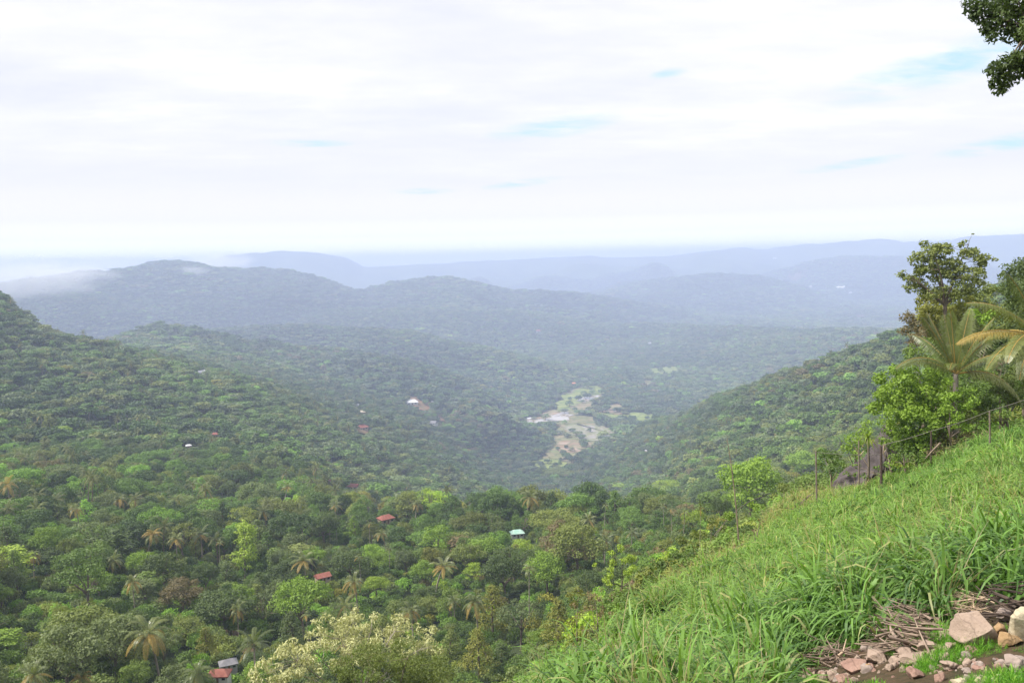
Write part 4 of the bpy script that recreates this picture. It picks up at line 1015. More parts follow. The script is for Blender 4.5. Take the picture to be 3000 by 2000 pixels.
for i, (px, py, w, rf, wl, lb) in enumerate(HOUSES):
    r = HR[i]
    if r is None: continue
    p = at(px, py, r); wm = w * r / F; hw = min(3.0, wm * .32) if wm < 18 else 4.5; dm = wm * .8
    zb = h1(p[0], p[1]) ; top = p[2]; zb2 = max(zb, top - hw - wm * .16) if r > 900 else top - hw - wm * .12
    rz = -math.atan2(p[0], p[1]) + [0.35, -.3, .1, -.5, .5, .2][i % 6]
    root = thing('house', lb, 'house', (p[0], p[1], zb2), rz, 'houses scattered in the valley')
    mb = MB(); box(mb, (0, 0, (hw - 3) / 2), (wm * .88, dm * .84, hw + 3)); link('wall', mb.mesh('wall', [WALLM[wl]]), root)
    rh = wm * .21; a, b = wm / 2, dm / 2; ov = hw - .05; k = a * (.45 if i % 3 else .98)
    V = [(-a, -b, ov), (a, -b, ov), (a, b, ov), (-a, b, ov), (-k, 0, ov + rh), (k, 0, ov + rh), (-a, -b, ov - .15), (a, -b, ov - .15), (a, b, ov - .15), (-a, b, ov - .15)]
    mb = MB(); mb.add(V, [(0, 1, 5, 4), (2, 3, 4, 5), (6, 7, 1, 0), (7, 8, 2, 1), (8, 9, 3, 2), (9, 6, 0, 3), (6, 9, 8, 7)]); 
    s0 = mb.n; mb.add([V[1], V[2], V[5], V[3], V[0], V[4]], [(0, 1, 2), (3, 4, 5)])
    link('roof', mb.mesh('roof', [ROOFM[rf]]), root)
    if w >= 16:
        yf = -dm * .42
        mb = MB(); box(mb, (0, yf - .04, hw * .36), (wm * .10, .08, hw * .72)); link('door', mb.mesh('door', [WOOD]), root)
        for sx in (-.27, .27):
            mb = MB(); box(mb, (wm * sx, yf - .03, hw * .55), (wm * .15, .06, hw * .34)); link('window', mb.mesh('window', [DARKG]), root)
SOILM = plain('soil_red', (0.26, 0.12, 0.07), (0.09, 0.11, 0.045), .12, .95, .2); SOILB = plain('soil_brown', (0.13, 0.075, 0.045), (0.06, 0.065, 0.03), .35, .95, .2)
for i, (px, py, w, h, lb) in enumerate(SOIL):
    r = HR[len(HOUSES) + i]
    if r is None: continue
    rg = np.random.default_rng(80 + i); mb = MB(); nu, nv = 14, 8; V = []
    cpt = at(px, py, r); ang = math.atan2(cpt[0], cpt[1]); wm = w * r / F; rz_ = np.array([r * 1.0, 0])
    r2 = hit(px, py - h * .5, .5, r0=60) or r * 1.05; r0_ = hit(px, py + h * .5, .5, r0=60) or r * .95
    dl = min(abs(r2 - r0_) / 2, r * .06) + 2
    for a in range(nu + 1):
        for b in range(nv + 1):
            u = a / nu * 2 - 1; v = b / nv * 2 - 1; q = 1 / max(1, math.hypot(u, v) ** .7 * (1 + .25 * math.sin(5 * math.atan2(v, u) + i)))
            rr_ = r + v * dl * q; sx = u * wm / 2 * q
            X = rr_ * math.sin(ang) + sx * math.cos(ang); Y = rr_ * math.cos(ang) - sx * math.sin(ang); V.append((X, Y))
    V = np.array(V); Z = H(V[:, 0], V[:, 1]) + .35 + r * .0006
    mb.add(np.column_stack([V, Z]), [(a * (nv + 1) + b, (a + 1) * (nv + 1) + b, (a + 1) * (nv + 1) + b + 1, a * (nv + 1) + b + 1) for a in range(nu) for b in range(nv)])
    tag(link('bare_soil', mb.mesh('bare_soil', [SOILB if 'brown' in lb or 'under trees' in lb or 'faint' in lb or 'terraces' in lb else SOILM], True)), lb, 'soil', kind='structure')

# ================================================================== NEAR TREES BUILT CLUMP BY CLUMP
def custom(name, label, cat, blobs, m, base, fork, dens, size, trunk_r=.12, bark=None, aspect=.5, jit=.6, long_up=0, seed=1, group=None, flat=.85, low=.3, nl=12, shell=.5, extra=None, nm=None):
    """blobs: (px, py, distance, radius in px); base: (px, distance) or a point"""
    rg = np.random.default_rng(seed)
    if len(base) == 2: b = at(base[0], 1200, base[1]); b = np.array([b[0], b[1], h1(b[0], b[1]) - .3])
    else: b = np.asarray(base, float)
    B = []
    for px, py, r, rad in blobs:
        c = at(px, py, r) - b; s = rad * r / F; B.append((c, (s, s, s * flat)))
    f = at(*fork) - b if fork is not None else B[0][0] * .5
    root = thing(name, label, cat, tuple(b), 0, group)
    c = MB(); crown(c, rg, B, dens, size, aspect, jit, 0, shell, long_up, low)
    t = MB(); limbs2(t, rg, f, [q[0] for q in B], trunk_r, nm or max(4, nl // 3), nl * 2)
    link('trunk', t.mesh('trunk', [bark or BARK], True), root); link('crown', c.mesh('crown', [m]), root)
    if extra:
        nm, ex, em = extra; rgx = np.random.default_rng(seed + 9); e = MB()
        crown(e, rgx, [((at(q[0], q[1], q[2]) - b), q[3] * q[2] / F) for q in ex], dens, size, aspect, jit, 0, shell, long_up, low); link(nm, e.mesh(nm, [em]), root)
    return root
def jb(pts, rg, n, sp, rr):
    """fill a rough outline of discs with smaller leaf clumps"""
    out = []
    for px, py, r, rad in pts:
        k = max(1, int(n * (rad / 60) ** 2))
        for _ in range(k):
            a = rg.uniform(0, 6.28); q = rad * math.sqrt(rg.uniform(0, 1)) * .85
            out.append((px + q * math.cos(a), py + q * math.sin(a), r + rg.uniform(-1, 1) * rad * r / F * .8, rr * rg.uniform(.7, 1.3)))
    return out
rg = np.random.default_rng(101)
# cream flowering tree and the fine leaved bush before it
fl = jb([(880,1900,50,60),(800,1935,50,45),(960,1845,52,60),(1030,1830,53,60),(1100,1850,54,60),(1170,1850,54,60),(1240,1855,54,50),(1260,1900,53,40),(1000,1910,51,60),(1080,1920,51,60),(1170,1910,52,55),(900,1970,49,60),(820,1995,49,50),(730,1990,49,30),(1030,1800,54,28),(760,1960,50,18),(850,1875,51,18)], rg, 15, 0, 17)
custom('flowering_tree', 'large tree covered in cream yellow blossom clusters, grey twigs showing, bottom centre', 'tree', fl, LM['cream'], (1060, 51), (1050, 2060, 51), 40, .23, .13, BARKW, .30, .9, 1.5, 5, nl=70, low=.8, shell=.3, nm=18)
gb = jb([(1080,1925,43,50),(1200,1925,43,50),(1290,1960,43,40),(1020,1960,43,50),(1060,1960,44,70),(1150,1920,45,60),(1230,1950,45,60),(1000,2000,43,60),(1300,1990,45,50),(1100,2040,43,80),(1240,2030,44,70),(1180,1985,44,60),(1330,2040,44,50),(930,2050,42,60)], rg, 14, 0, 22)
custom('feathery_shrub', 'fine leaved dull green shrub in front of the cream flowering tree', 'shrub', gb, LM['olive'], (1150, 44.5), (1150, 2150, 44), 75, .14, .08, BARK, .35, .9, .3, 6, nl=20, shell=.2, low=.7)
# the tall airy tree right of the view
tt = [(2660,815,62,16),(2680,825,62,20),(2690,805,62,16),(2640,805,62,12),(2690,760,62,26),(2720,745,62,28),(2760,735,62,28),(2745,770,62,26),(2700,790,62,20),(2740,725,62,16),(2775,722,62,14),(2790,770,62,24),(2815,790,62,22),(2830,745,62,20),(2815,718,62,9),(2850,740,62,18),(2870,760,62,20),(2890,755,62,14),(2860,790,62,20),(2880,775,62,14),(2770,800,62,22),(2740,815,62,20),(2840,820,62,22),(2800,830,62,20),(2710,835,62,14),(2870,800,61,16),(2828,706,62,6)]
tt += [(2720,860,62,22),(2690,845,62,20),(2760,850,62,24),(2800,865,62,22),(2840,850,62,22),(2660,840,62,14),(2780,800,62,22),(2730,790,62,22),(2870,830,62,16)]
tt = [q for q in tt] + [(a + rg.normal(0, 14), b + rg.normal(0, 12), c + rg.normal(0, .7), d * .5) for a, b, c, d in tt]
custom('tall_airy_tree', 'tall tree with an airy olive brown crown rising above the palms at the right', 'tree', tt, LM['airy'], (2805, 62), (2768, 895, 62), 80, .20, .15, BARK, .5, .9, 0, 7, nm=9, nl=40, shell=.35, low=.5, flat=.75)
# bright bush tree by the fence
bb = jb([(2640,1150,46,62),(2600,1175,46,40),(2680,1120,47,60),(2740,1110,48,50),(2700,1190,46,60),(2620,1220,45,35),(2740,1180,47,60),(2760,1240,46,45),(2700,1250,45,50),(2590,1140,46,30),(2650,1200,45,55),(2572,1180,46,30),(2585,1105,46.5,28),(2625,1090,46.5,34),(2690,1300,45.5,40),(2640,1270,45.5,40)], rg, 30, 0, 15)
custom('bushy_tree', 'bright green bushy tree standing on dark stems behind the wire fence', 'tree', bb, LM['bright'], (2690, 46), (2690, 1290, 46), 75, .14, .08, BARK, .6, .6, 0, 8, nl=16, flat=.9, shell=.45)
mixes = [('shrub','dark bushy tree in deep shade at the right edge above the palm','dark',[(2975,800,58,38),(3000,850,57,45),(2960,850,58,28),(3020,780,58,40),(2965,890,58,22),(3010,900,57,40),(2990,955,57,30)],(2995,57)),
 ('shrub','yellow-gold leaved tree right behind the tall airy tree','gold',[(2730,870,68,30),(2760,895,68,34),(2710,910,67,26),(2790,870,68,30),(2745,930,67,30),(2700,880,68,18)],(2750,68)),
 ('shrub','dull brownish green tree leaning out left of the palm','brown',[(2690,950,66,34),(2660,930,66,22),(2720,980,65,36),(2690,1000,65,30),(2650,970,66,18),(2745,1000,64,30)],(2710,65)),
 ('shrub','loose green tree under the right side of the airy crown','olive',[(2830,860,66,34),(2870,880,66,30),(2810,910,66,30),(2860,930,65,34),(2900,850,67,24),(2840,960,64,30),(2900,900,66,22)],(2850,66)),
 ('shrub','light green shrub between the airy tree and the right hand palm','bright',[(2850,915,60,16),(2880,935,60,18),(2905,915,61,12)],(2870,60)),
 ('shrub','shrub with pinkish salmon flower heads beside the right hand palm','rust',[(2930,1050,52,16),(2945,1035,52,14),(2925,1072,52,13),(2905,1060,52,10),(2950,1060,52,10)],(2935,52)),
 ('shrub','dark green bush mass behind the salmon flowers','dark',[(2950,1000,56,35),(2990,1040,56,40),(2970,1090,55,35),(2900,1100,55,30),(3010,990,56,40),(2920,1020,56,26)],(2960,56)),
 ('shrub','olive bush along the fence below the drooping palm frond','olive',[(2800,1250,48,45),(2840,1225,49,40),(2760,1300,46,36),(2800,1300,46,32),(2870,1200,50,35),(2850,1270,46,24)],(2815,47.5)),
 ('shrub','green bush left of the thick fence stump','mid',[(2640,1300,46,30),(2670,1330,45,30),(2620,1340,45,18),(2690,1290,46,30),(2700,1345,44.5,20)],(2665,45.5)),
 ('shrub','reddish brown leaved shrub under the wire','brown',[(2740,1320,45,28),(2790,1330,44.5,22),(2830,1285,46,22),(2760,1280,46,26),(2720,1360,44,16)],(2760,45)),
 ('shrub','green shrub right of the farthest fence post','mid',[(2930,1180,50,30),(2970,1160,50,32),(3000,1130,51,35),(2900,1225,48,22),(2950,1215,47,20),(3010,1180,48,28)],(2950,49.5)),
 ('shrub','light green bush at the left foot of the dark rock','bright',[(2500,1290,52,26),(2530,1265,53,22),(2480,1315,52,18),(2520,1310,52,22),(2540,1240,54,16),(2510,1330,51,16)],(2510,52.5)),
 ('shrub','green bush between the first post and the dark rock','mid',[(2440,1340,56,24),(2410,1330,57,22),(2460,1360,55,20),(2430,1375,54,18),(2400,1360,56,16)],(2435,55.5)),
 ('shrub','mid green leafy bush behind the palm trunk','mid',[(2790,1120,53,40),(2830,1150,53,36),(2760,1070,54,34),(2820,1090,54,34),(2860,1140,53,30),(2790,1180,51,34),(2740,1050,55,26)],(2800,53)),
 ('shrub','low light green bush hiding the foot of the young coconut palm','bright',jb([(2790,1210,45.3,40),(2820,1240,45,34),(2765,1170,45.6,36),(2840,1195,45.5,34),(2800,1140,45.6,34),(2825,1160,45.6,30)], rg, 18, 0, 14),(2800,45.5)),
 ('shrub','green leafy thicket left behind the young coconut palm','mid',jb([(2690,1060,55,36),(2730,1040,56,36),(2670,1030,56,26),(2760,1090,54,36),(2710,1010,58,30),(2850,1060,55,36),(2890,1090,54,34)], rg, 16, 0, 15),(2740,55)),
 ('shrub','olive gold bushy growth just under the airy crown','gold',jb([(2740,900,64,34),(2780,930,64,34),(2830,900,64,30),(2720,930,64,28),(2700,905,64,20)], rg, 12, 0, 16),(2765,64)),
 ('shrub','deep green bush mass filling in under the palm fronds','mid',jb([(2770,1190,50,50),(2830,1190,50,50),(2890,1150,51,40),(2820,1130,52,50),(2880,1200,49.5,36)], rg, 12, 0, 18),(2820,50.5)),
 ('shrub','olive thicket right behind the fence wire at the far right','olive',jb([(2930,1130,49,45),(2980,1110,50,45),(3010,1150,49,50),(2960,1190,48,34),(2900,1235,47,24)], rg, 12, 0, 18),(2955,49)),
 ('shrub','bright leafy bush spilling down beside the thick stump','bright',jb([(2610,1290,47,36),(2640,1340,46,34),(2670,1370,45,24),(2600,1250,48,26)], rg, 12, 0, 16),(2630,46.5)),
 ('shrub','reddish olive brush under the wire between two posts','brown',jb([(2750,1340,45,34),(2800,1310,45,34),(2850,1290,45,28),(2880,1270,45,22)], rg, 10, 0, 14),(2800,45.3)),
 ('shrub','dark olive tree mass behind the tall airy tree','olive',jb([(2780,960,70,60),(2840,990,70,60),(2900,950,72,60),(2950,930,72,50),(2860,1040,68,55),(2760,1040,68,50),(2730,960,70,30)], rg, 9, 0, 22),(2840,70)),
 ('shrub','mid green bush in front of the rock outcrop foot','mid',jb([(2600,1350,47,24),(2560,1375,47,20),(2592,1310,47.5,18),(2500,1365,48,18),(2470,1360,49,18),(2540,1392,47,16),(2625,1395,45.5,18),(2500,1385,48,16),(2470,1395,49,18)], rg, 12, 0, 11),(2590,47)),
 # scrub on the grass slope
 ('shrub','dark leafy bush standing in the grass, upper right slope','dark',[(2690,1425,36,18),(2665,1440,36,14),(2710,1435,36,14),(2640,1455,35.5,10),(2685,1450,35,14)],(2685,35.7)),
 ('shrub','small dull green weedy bush left of the dark leafy bush','olive',[(2540,1510,28,12),(2520,1525,28,10),(2560,1505,28.5,9),(2500,1540,27.5,8)],(2530,28)),
 ('shrub','yellow flowering shrub on the slope edge','yellow',jb([(1815,1640,60,45),(1770,1660,59,36),(1850,1660,59,40),(1790,1695,58,36),(1880,1690,58,30)], rg, 10, 0, 12),(1820,59.5)),
 ('shrub','dry pinkish brown thicket at the rim of the grass','rust',jb([(1930,1650,56,48),(1880,1700,54,45),(1990,1640,58,34),(1830,1725,50,40),(1950,1700,50,34),(1780,1745,50,34),(2010,1690,47,20)], rg, 10, 0, 13),(1900,53)),
 ('shrub','mixed green and reddish scrub left of the grass rim','brown',jb([(1740,1760,50,45),(1700,1800,48,40),(1780,1800,44,34),(1720,1850,45,36),(1690,1880,44,28),(1750,1820,43,26)], rg, 9, 0, 12),(1730,46)),
 ('shrub','golden green scrub beside the mixed scrub','gold',jb([(1690,1720,54,36),(1660,1760,52,34),(1650,1810,50,34),(1640,1860,47,30)], rg, 9, 0, 14),(1665,51)),
 ('shrub','grey green low scrub at the very foot of the grass slope','grey',jb([(1530,1965,34,45),(1580,1930,36,30),(1480,1990,36,45),(1610,1905,37,18)], rg, 9, 0, 12),(1530,34.8)),
 ('shrub','rounded scrub with yellow tips at the upper rim','olive',jb([(2080,1560,62,40),(2040,1590,60,36),(2130,1540,64,34),(2000,1600,60,30),(2060,1610,56,26)], rg, 8, 0, 14),(2070,60)),
 ('shrub','bright scrub behind the rim, right of the thin pole','bright',jb([(2200,1500,66,34),(2160,1520,64,30),(2240,1480,68,30),(2120,1580,56,26)], rg, 8, 0, 14),(2180,64)),
 ('shrub','olive green low scrub right of the tall areca palm','olive',jb([(2030,1650,60,30),(1980,1620,62,34),(2080,1620,52,22),(2250,1450,75,26),(2290,1440,78,22)], rg, 8, 0, 15),(2030,60)),
 ('shrub','low olive weeds on the rim below the first fence post','olive',jb([(2330,1462,43,20),(2365,1440,43.5,20),(2290,1490,42,18),(2410,1425,44,18)], rg, 16, 0, 9),(2345,43)),
 ('shrub','pinkish dry weeds on the rim by the dead pole','rust',jb([(2240,1520,37,18),(2200,1550,36.5,16),(2150,1590,35,16)], rg, 14, 0, 8),(2200,36.5)),
 ('shrub','grey green low bush on the rim above the thicket','grey',jb([(2060,1660,32,22),(2020,1685,31,20),(1960,1705,31,18)], rg, 14, 0, 9),(2015,31.5)),
 ('shrub','dry pinkish straggly weed patch in the middle of the slope','rust',[(2330,1670,22.5,9),(2310,1685,22,9),(2345,1690,22,8),(2320,1705,21.5,8),(2290,1675,22,7),(2350,1660,22.8,7)],(2325,22)),
 ('shrub','small straggly reddish weed at the right edge of the slope','rust',[(2970,1420,26,13),(2995,1440,25.5,14),(2950,1440,25.5,9),(2930,1410,27,8)],(2975,25.8)),
]
SHAPES = {'rust': (90, .10), 'brown': (80, .14), 'yellow': (95, .13)}
for i, (nm, lb, m, bl, base) in enumerate(mixes):
    dns, sz = SHAPES.get(m, (75, .16)); near_ = base[1] < 30
    if near_: dns, sz = dns * 2.4, sz * .55
    if base[1] > 55: dns, sz = dns * 1.1, sz * 1.25
    zmin = None
    custom(nm if base[1] < 50 or 'tree' not in lb else 'leafy_tree', lb, 'shrub' if 'tree' not in lb.split(' in ')[0] else 'tree', bl, LM[m], base, None, dns, sz, .03 if near_ else .07, BARK, .45, .8, 0, 20 + i, 'shrubs along the slope and fence', nl=14, shell=.3, low=.6)
# tree reaching in from beyond the frame, top right
ov = [(2848,15,19,26),(2880,35,19,34),(2860,45,19,20),(2900,75,19,27),(2905,112,18.8,18),(2890,95,19,12),(2940,60,19,45),(2990,60,19.3,50),(2970,105,19,25),(3000,115,19,22),(2925,10,19.4,40),(2980,0,19,50),
      (2918,205,18.5,27),(2950,188,18.5,32),(2990,175,18.6,34),(2920,240,18.5,22),(2955,228,18.5,28),(2995,205,18.7,30),(2925,272,18.5,14),(2945,262,18.5,12),(3030,180,18.6,40),(3040,120,19,30)]
rg = np.random.default_rng(12)
for _ in range(75): ov.append((rg.uniform(3040, 3900), rg.uniform(-700, 130), rg.uniform(17, 23), rg.uniform(40, 75)))
custom('overhanging_tree', 'dark leafy boughs of a nearby tree reaching in at the top right corner', 'tree', ov, LM['dark'], (3560, 19.5), (3500, 250, 19.5), 330, .095, .22, BARK, .5, .8, 0, 31, nl=40, nm=14, shell=.3, low=.8)

# ================================================================== NEAR PALMS, WHOSE FRONDS SHOW ONE BY ONE
def near_palm(px, r, crown_py, label, fr, h_extra=0, seed=1, lean=(0, 0)):
    rg = np.random.default_rng(seed); b = at(px, 1200, r); b = np.array([b[0], b[1], h1(b[0], b[1]) - .2])
    top = at(px + lean[0], crown_py, r) - b
    root = thing('coconut_palm', label, 'palm tree', tuple(b), 0, 'coconut palms beside the grass slope')
    t = MB(); tube(t, bez((0, 0, 0), (top[0] * .3, top[1] * .3, top[2] * .6), top, 8), np.linspace(.17, .12, 8), 8); link('trunk', t.mesh('trunk', [BARKP], True), root)
    for (dx, dz, dy, ln, dr, old, v) in fr:
        c = MB(); d = rgt * dx + np.array([0, 0, 1.0]) * dz + np.array([0, 1.0, 0]) * dy
        frond(c, rg, top, d, ln, dr, 52, ln * .25, val=v, mi=0, stem_r=.035, hang=.8 if dr > 1 else .5, rach_mi=1)
        link('frond', c.mesh('frond', [LM['palmold'] if old else LM['palm'], LM['palmold']]), root)
near_palm(2800, 47, 1095, 'young coconut palm with long upright and drooping fronds behind the fence',
   [(-.50,1,0,3.3,.35,0,.5),(-.15,1,-.1,3.2,.25,0,.4),(.22,1,.1,3.3,.3,0,.5),(-.05,1,.3,3.0,.2,0,.3),(.55,.8,0,3.2,.7,0,.6),(-.85,.75,-.1,3.5,1.5,0,.7),(-.7,.5,.3,2.8,1.1,0,.6),(.8,.5,.2,3.0,1.1,0,.5),(.9,.25,-.3,3.6,1.8,0,.7),
    (.5,.7,-.5,3.0,1.0,0,.4),(-.4,.6,-.6,2.6,1.2,0,.4),(.95,.35,-.2,3.7,2.1,0,.8),(-.3,.8,.6,3.0,.7,0,.3),(.3,.7,.7,3.0,.8,0,.5),(.35,.95,-.2,3.2,.5,0,.6),(-.33,1,.2,3.3,.3,0,.4)], seed=3)
near_palm(3050, 38, 990, 'coconut palm beyond the right edge, its gold ribbed fronds hanging into view',
   [(-.85,.85,0,3.3,.9,0,.8),(-1,.38,.1,3.2,1.0,1,.5),(-.95,.1,-.2,2.8,1.4,0,.7),(-.7,.35,-.5,3.0,1.6,0,.8),(-.4,1,0,2.8,.6,0,.5),(.2,1,0,3.0,.5,0,.5),(.8,.6,0,3.2,1.1,0,.5),(1,.2,0,3.2,1.5,0,.5),(-.6,0,-.5,2.6,1.7,0,.7),(.5,.2,-.6,3.0,1.6,0,.6),(-.2,.3,.9,3.0,1.1,0,.5),(.5,.5,.8,3,1.0,0,.5)], seed=4)

# pandanus like rosette plant on a stem before the dark rock
b = at(2545, 1300, 47.0); b = np.array([b[0], b[1], h1(b[0], b[1])]); top = at(2543, 1283, 47.0) - b
rp = thing('rosette_plant', 'spiky yellow-green rosette plant on a stem before the dark rock', 'plant', tuple(b)); t = MB()
tube(t, [(0, 0, 0), top * .5 + (.05, 0, 0), top], [.07, .06, .05], 6); link('stem', t.mesh('stem', [BARK], True), rp)
def blade(mb, rg, base, d, ln, w, droop, n=6, val=None, mi=0):
    d = unit(np.asarray(d, float)); P = [np.asarray(base, float)]; dd = d.copy()
    for i in range(n):
        dd = unit(dd + np.array([0, 0, -droop * (i + 1) / n / n * 2.2])); P.append(P[-1] + dd * ln / n)
    P = np.array(P); side = unit(np.cross(d, [0, 0, 1]) + 1e-6 * rg.normal(size=3)); V = []
    for i, p in enumerate(P):
        tt = i / n; ww = w * (0.55 + 1.2 * tt * (1 - tt) * 1.6) * (1 - tt ** 3) + .001; V += [p - side * ww * .5, p + side * ww * .5]
    a = rg.uniform() if val is None else val
    mb.add(V, [(2 * i, 2 * i + 1, 2 * i + 3, 2 * i + 2) for i in range(n)], a, mi)
c = MB(); rg = np.random.default_rng(4)
for i in range(46):
    a = rg.uniform(0, 6.28); e = rg.uniform(-.5, 1.4); blade(c, rg, top, (math.cos(a) * math.cos(e), math.sin(a) * math.cos(e), math.sin(e)), rg.uniform(.5, .85), .06, rg.uniform(.6, 1.8))
link('leaves', c.mesh('leaves', [LM['yellow']]), rp)

# ================================================================== ROCKS
def rock_mat(name, a, b, moss=(0.10, 0.13, 0.04), mossy=.3):
    m, nt, out = mat(name); tc = N(nt, 'ShaderNodeTexCoord'); o = tc.outputs['Object']
    n1 = noise(nt, o, 2.2, 8, .65); n2 = noise(nt, o, 9, 8, .7); oi = N(nt, 'ShaderNodeObjectInfo')
    col = mixc(nt, mathn(nt, 'MULTIPLY_ADD', n1, 3, -1, clamp=True), a, b)
    col = mixc(nt, mathn(nt, 'MULTIPLY', mathn(nt, 'MULTIPLY_ADD', n2, 5, -2.6, clamp=True), .55), col, tuple(c * .45 for c in a))
    vo = N(nt, 'ShaderNodeTexVoronoi'); vo.feature = 'DISTANCE_TO_EDGE'; vo.inputs['Scale'].default_value = 1.6; L(nt, mixc(nt, .25, o, noise(nt, o, 3, 4, out=1)), vo.inputs['Vector'])
    crack = mathn(nt, 'LESS_THAN', vo.outputs['Distance'], .012); col = mixc(nt, mathn(nt, 'MULTIPLY', crack, .35), col, tuple(c * .35 for c in a))
    mz = mathn(nt, 'MULTIPLY_ADD', noise(nt, o, 1.4, 5), 6, -3.6, clamp=True); col = mixc(nt, mathn(nt, 'MULTIPLY', mz, mossy), col, moss)
    p = N(nt, 'ShaderNodeBsdfPrincipled'); p.inputs['Roughness'].default_value = .9; p.inputs['Specular IOR Level'].default_value = .25; L(nt, col, p.inputs['Base Color'])
    bp = N(nt, 'ShaderNodeBump'); bp.inputs['Strength'].default_value = .7; bp.inputs['Distance'].default_value = .035
    L(nt, mathn(nt, 'ADD', n2, mathn(nt, 'MULTIPLY', n1, 1.5)), bp.inputs['Height']); L(nt, bp.outputs[0], p.inputs['Normal']); L(nt, p.outputs[0], out.inputs[0]); return m
RM = {'pink': rock_mat('rock_pinkish_tan', (0.28, 0.205, 0.16), (0.40, 0.305, 0.24)), 'ochre': rock_mat('rock_ochre', (0.30, 0.19, 0.09), (0.42, 0.28, 0.16), mossy=.5), 'grey': rock_mat('rock_grey', (0.26, 0.20, 0.17), (0.40, 0.33, 0.29), mossy=.6),
      'pale': rock_mat('rock_pale_yellow', (0.40, 0.34, 0.23), (0.54, 0.46, 0.33), mossy=.4), 'brown': rock_mat('rock_red_brown', (0.25, 0.15, 0.12), (0.37, 0.24, 0.19)), 'dark': rock_mat('rock_dark', (0.055, 0.045, 0.045), (0.135, 0.115, 0.115), (0.12, 0.13, 0.06), .4)}
import bmesh
def rock_mesh(seed, sx, sy, sz, sub=4, rough=1.0, name='rock', m=None):
    bm = bmesh.new(); bmesh.ops.create_icosphere(bm, subdivisions=sub, radius=1)
    rg = np.random.default_rng(seed); co = np.array([v.co[:] for v in bm.verts])
    for _ in range(15):       # flat broken faces
        n = unit(rg.normal(size=3)); d = rg.uniform(.48, .82); k = co @ n; co -= np.outer(np.maximum(k - d, 0) * .98, n)
    nz = sum(np.sin(co @ (rg.normal(size=3) * f) + rg.uniform(0, 6)) * a for f, a in ((2.0, .07), (3.5, .05), (7, .022), (13, .014), (22, .009), (40, .005)))
    co = co * (1 + nz * rough)[:, None] * np.array([sx, sy, sz])
    for v, c in zip(bm.verts, co): v.co = c
    me = bpy.data.meshes.new(name); bm.to_mesh(me); bm.free()
    for p in me.polygons: p.use_smooth = True
    me.materials.append(m); return me
ROCKS = [ # px, py, width px, height px, colour, label
 (2862,1854,112,90,'pink','largest pinkish boulder, with a rounded top, beside the bright weeds'),
 (3000,1835,75,95,'pale','pale yellow boulder cut by the right edge'),
 (2930,1838,40,34,'ochre','ochre stone wedged right of the largest boulder'),
 (2957,1873,58,40,'ochre','long brown ochre stone sloping down right of the largest boulder'),
 (2946,1803,54,30,'grey','mossy grey stone behind, right of the largest boulder'),
 (2857,1805,46,26,'grey','grey brown stone peeping out just behind the largest boulder'),
 (2776,1862,56,34,'pink','pointed pinkish stone up the row, left of the largest boulder'),
 (2716,1893,58,42,'pink','tan stone between the stick heap and the upright small stone'),
 (2779,1898,34,34,'pink','small upright pale stone left below the largest boulder'),
 (2655,1914,58,26,'pink','flat tan stone in the row under the stick heap'),
 (2567,1922,84,38,'pink','long tan stone in the row, left of centre'),
 (2500,1947,86,42,'brown','rounded reddish brown boulder at the left of the row'),
 (2682,1927,74,28,'pink','long pale pink slab at the middle of the row'),
 (2682,1970,46,32,'brown','pointed brown stone lying in front of the pale slab'),
 (2776,1947,52,24,'pink','small pinkish stone surrounded by weeds'),
 (2470,1986,52,30,'brown','brown flat stone in the lowest row'),
 (2502,1993,24,18,'pink','little round stone at the bottom, right of the brown flat stone'),
 (2978,1942,62,46,'grey','rough grey stone low at the right edge'),
 (2928,1988,48,32,'pale','pale yellow stone next to the grey slab corner'),
 (2878,1994,38,22,'pale','smaller pale yellow stone left of the slab corner'),
 (2815,1999,46,18,'pale','low pale stone at the bottom edge'),
 (2345,1957,42,28,'grey','grey brown stone at the left end of the row, half in grass'),
 (2363,1989,44,28,'pink','tan stone in the bottom left group'),
 (2408,1985,36,26,'pink','tan stone second in the bottom left group'),
 (2440,1981,24,20,'pink','small tan stone third in the bottom left group'),
 (2605,1955,22,14,'pink','pebble sized stone in the weeds below the row'),
 (2545,1955,18,14,'ochre','tiny yellowish stone below the long tan stone'),
 (2750,1985,30,12,'brown','flat low stone in bare soil at the bottom')]
for i, (px, py, w, h, m, lb) in enumerate(ROCKS):
    r = hit(px, py + h * .32, 0.02, r0=5, r1=60); p = at(px, py, r); wm = w * r / F; hm = h * r / F
    o = link('rock', rock_mesh(500 + i * 3, wm * .58, wm * .45, max(hm * .68, .09), 5 if w > 50 else 4, 1.0, 'rock', RM[m]), None, (p[0], p[1], p[2]), rz=(i * .7) % .8 - .4)
    tag(o, lb, 'rock', 'rocks along the foot of the grass slope')
CS = proto_coll('small_stones', [rock_mesh(900 + i, .07, .06, .05, 3, 1.0, 'stone', RM[k]) for i, k in enumerate(('pink', 'brown', 'grey', 'pink'))])
rg = np.random.default_rng(55); n = 170; t_ = rg.uniform(0, 1, n); sx_ = 2330 + 680 * t_; sy_ = np.interp(sx_, [2330, 2450, 2560, 2700, 2800, 2900, 3010], [1975, 1965, 1945, 1930, 1935, 1960, 1950]) + rg.normal(0, 22, n)
PS = []
for a_, b_ in zip(sx_, sy_):
    r_ = hit(a_, b_, 0.0, 5, 60); q_ = at(a_, b_, r_); PS.append(q_)
scs = .4 + 1.4 * rg.uniform(0, 1, n) ** 3
scatter('small_stones', np.array(PS), rg.uniform(0, 6.28, (n, 3)), np.column_stack([scs] * 3), rg.integers(0, 4, n), CS, None, 'small loose stones strewn over the soil along the row of rocks', 'stones')
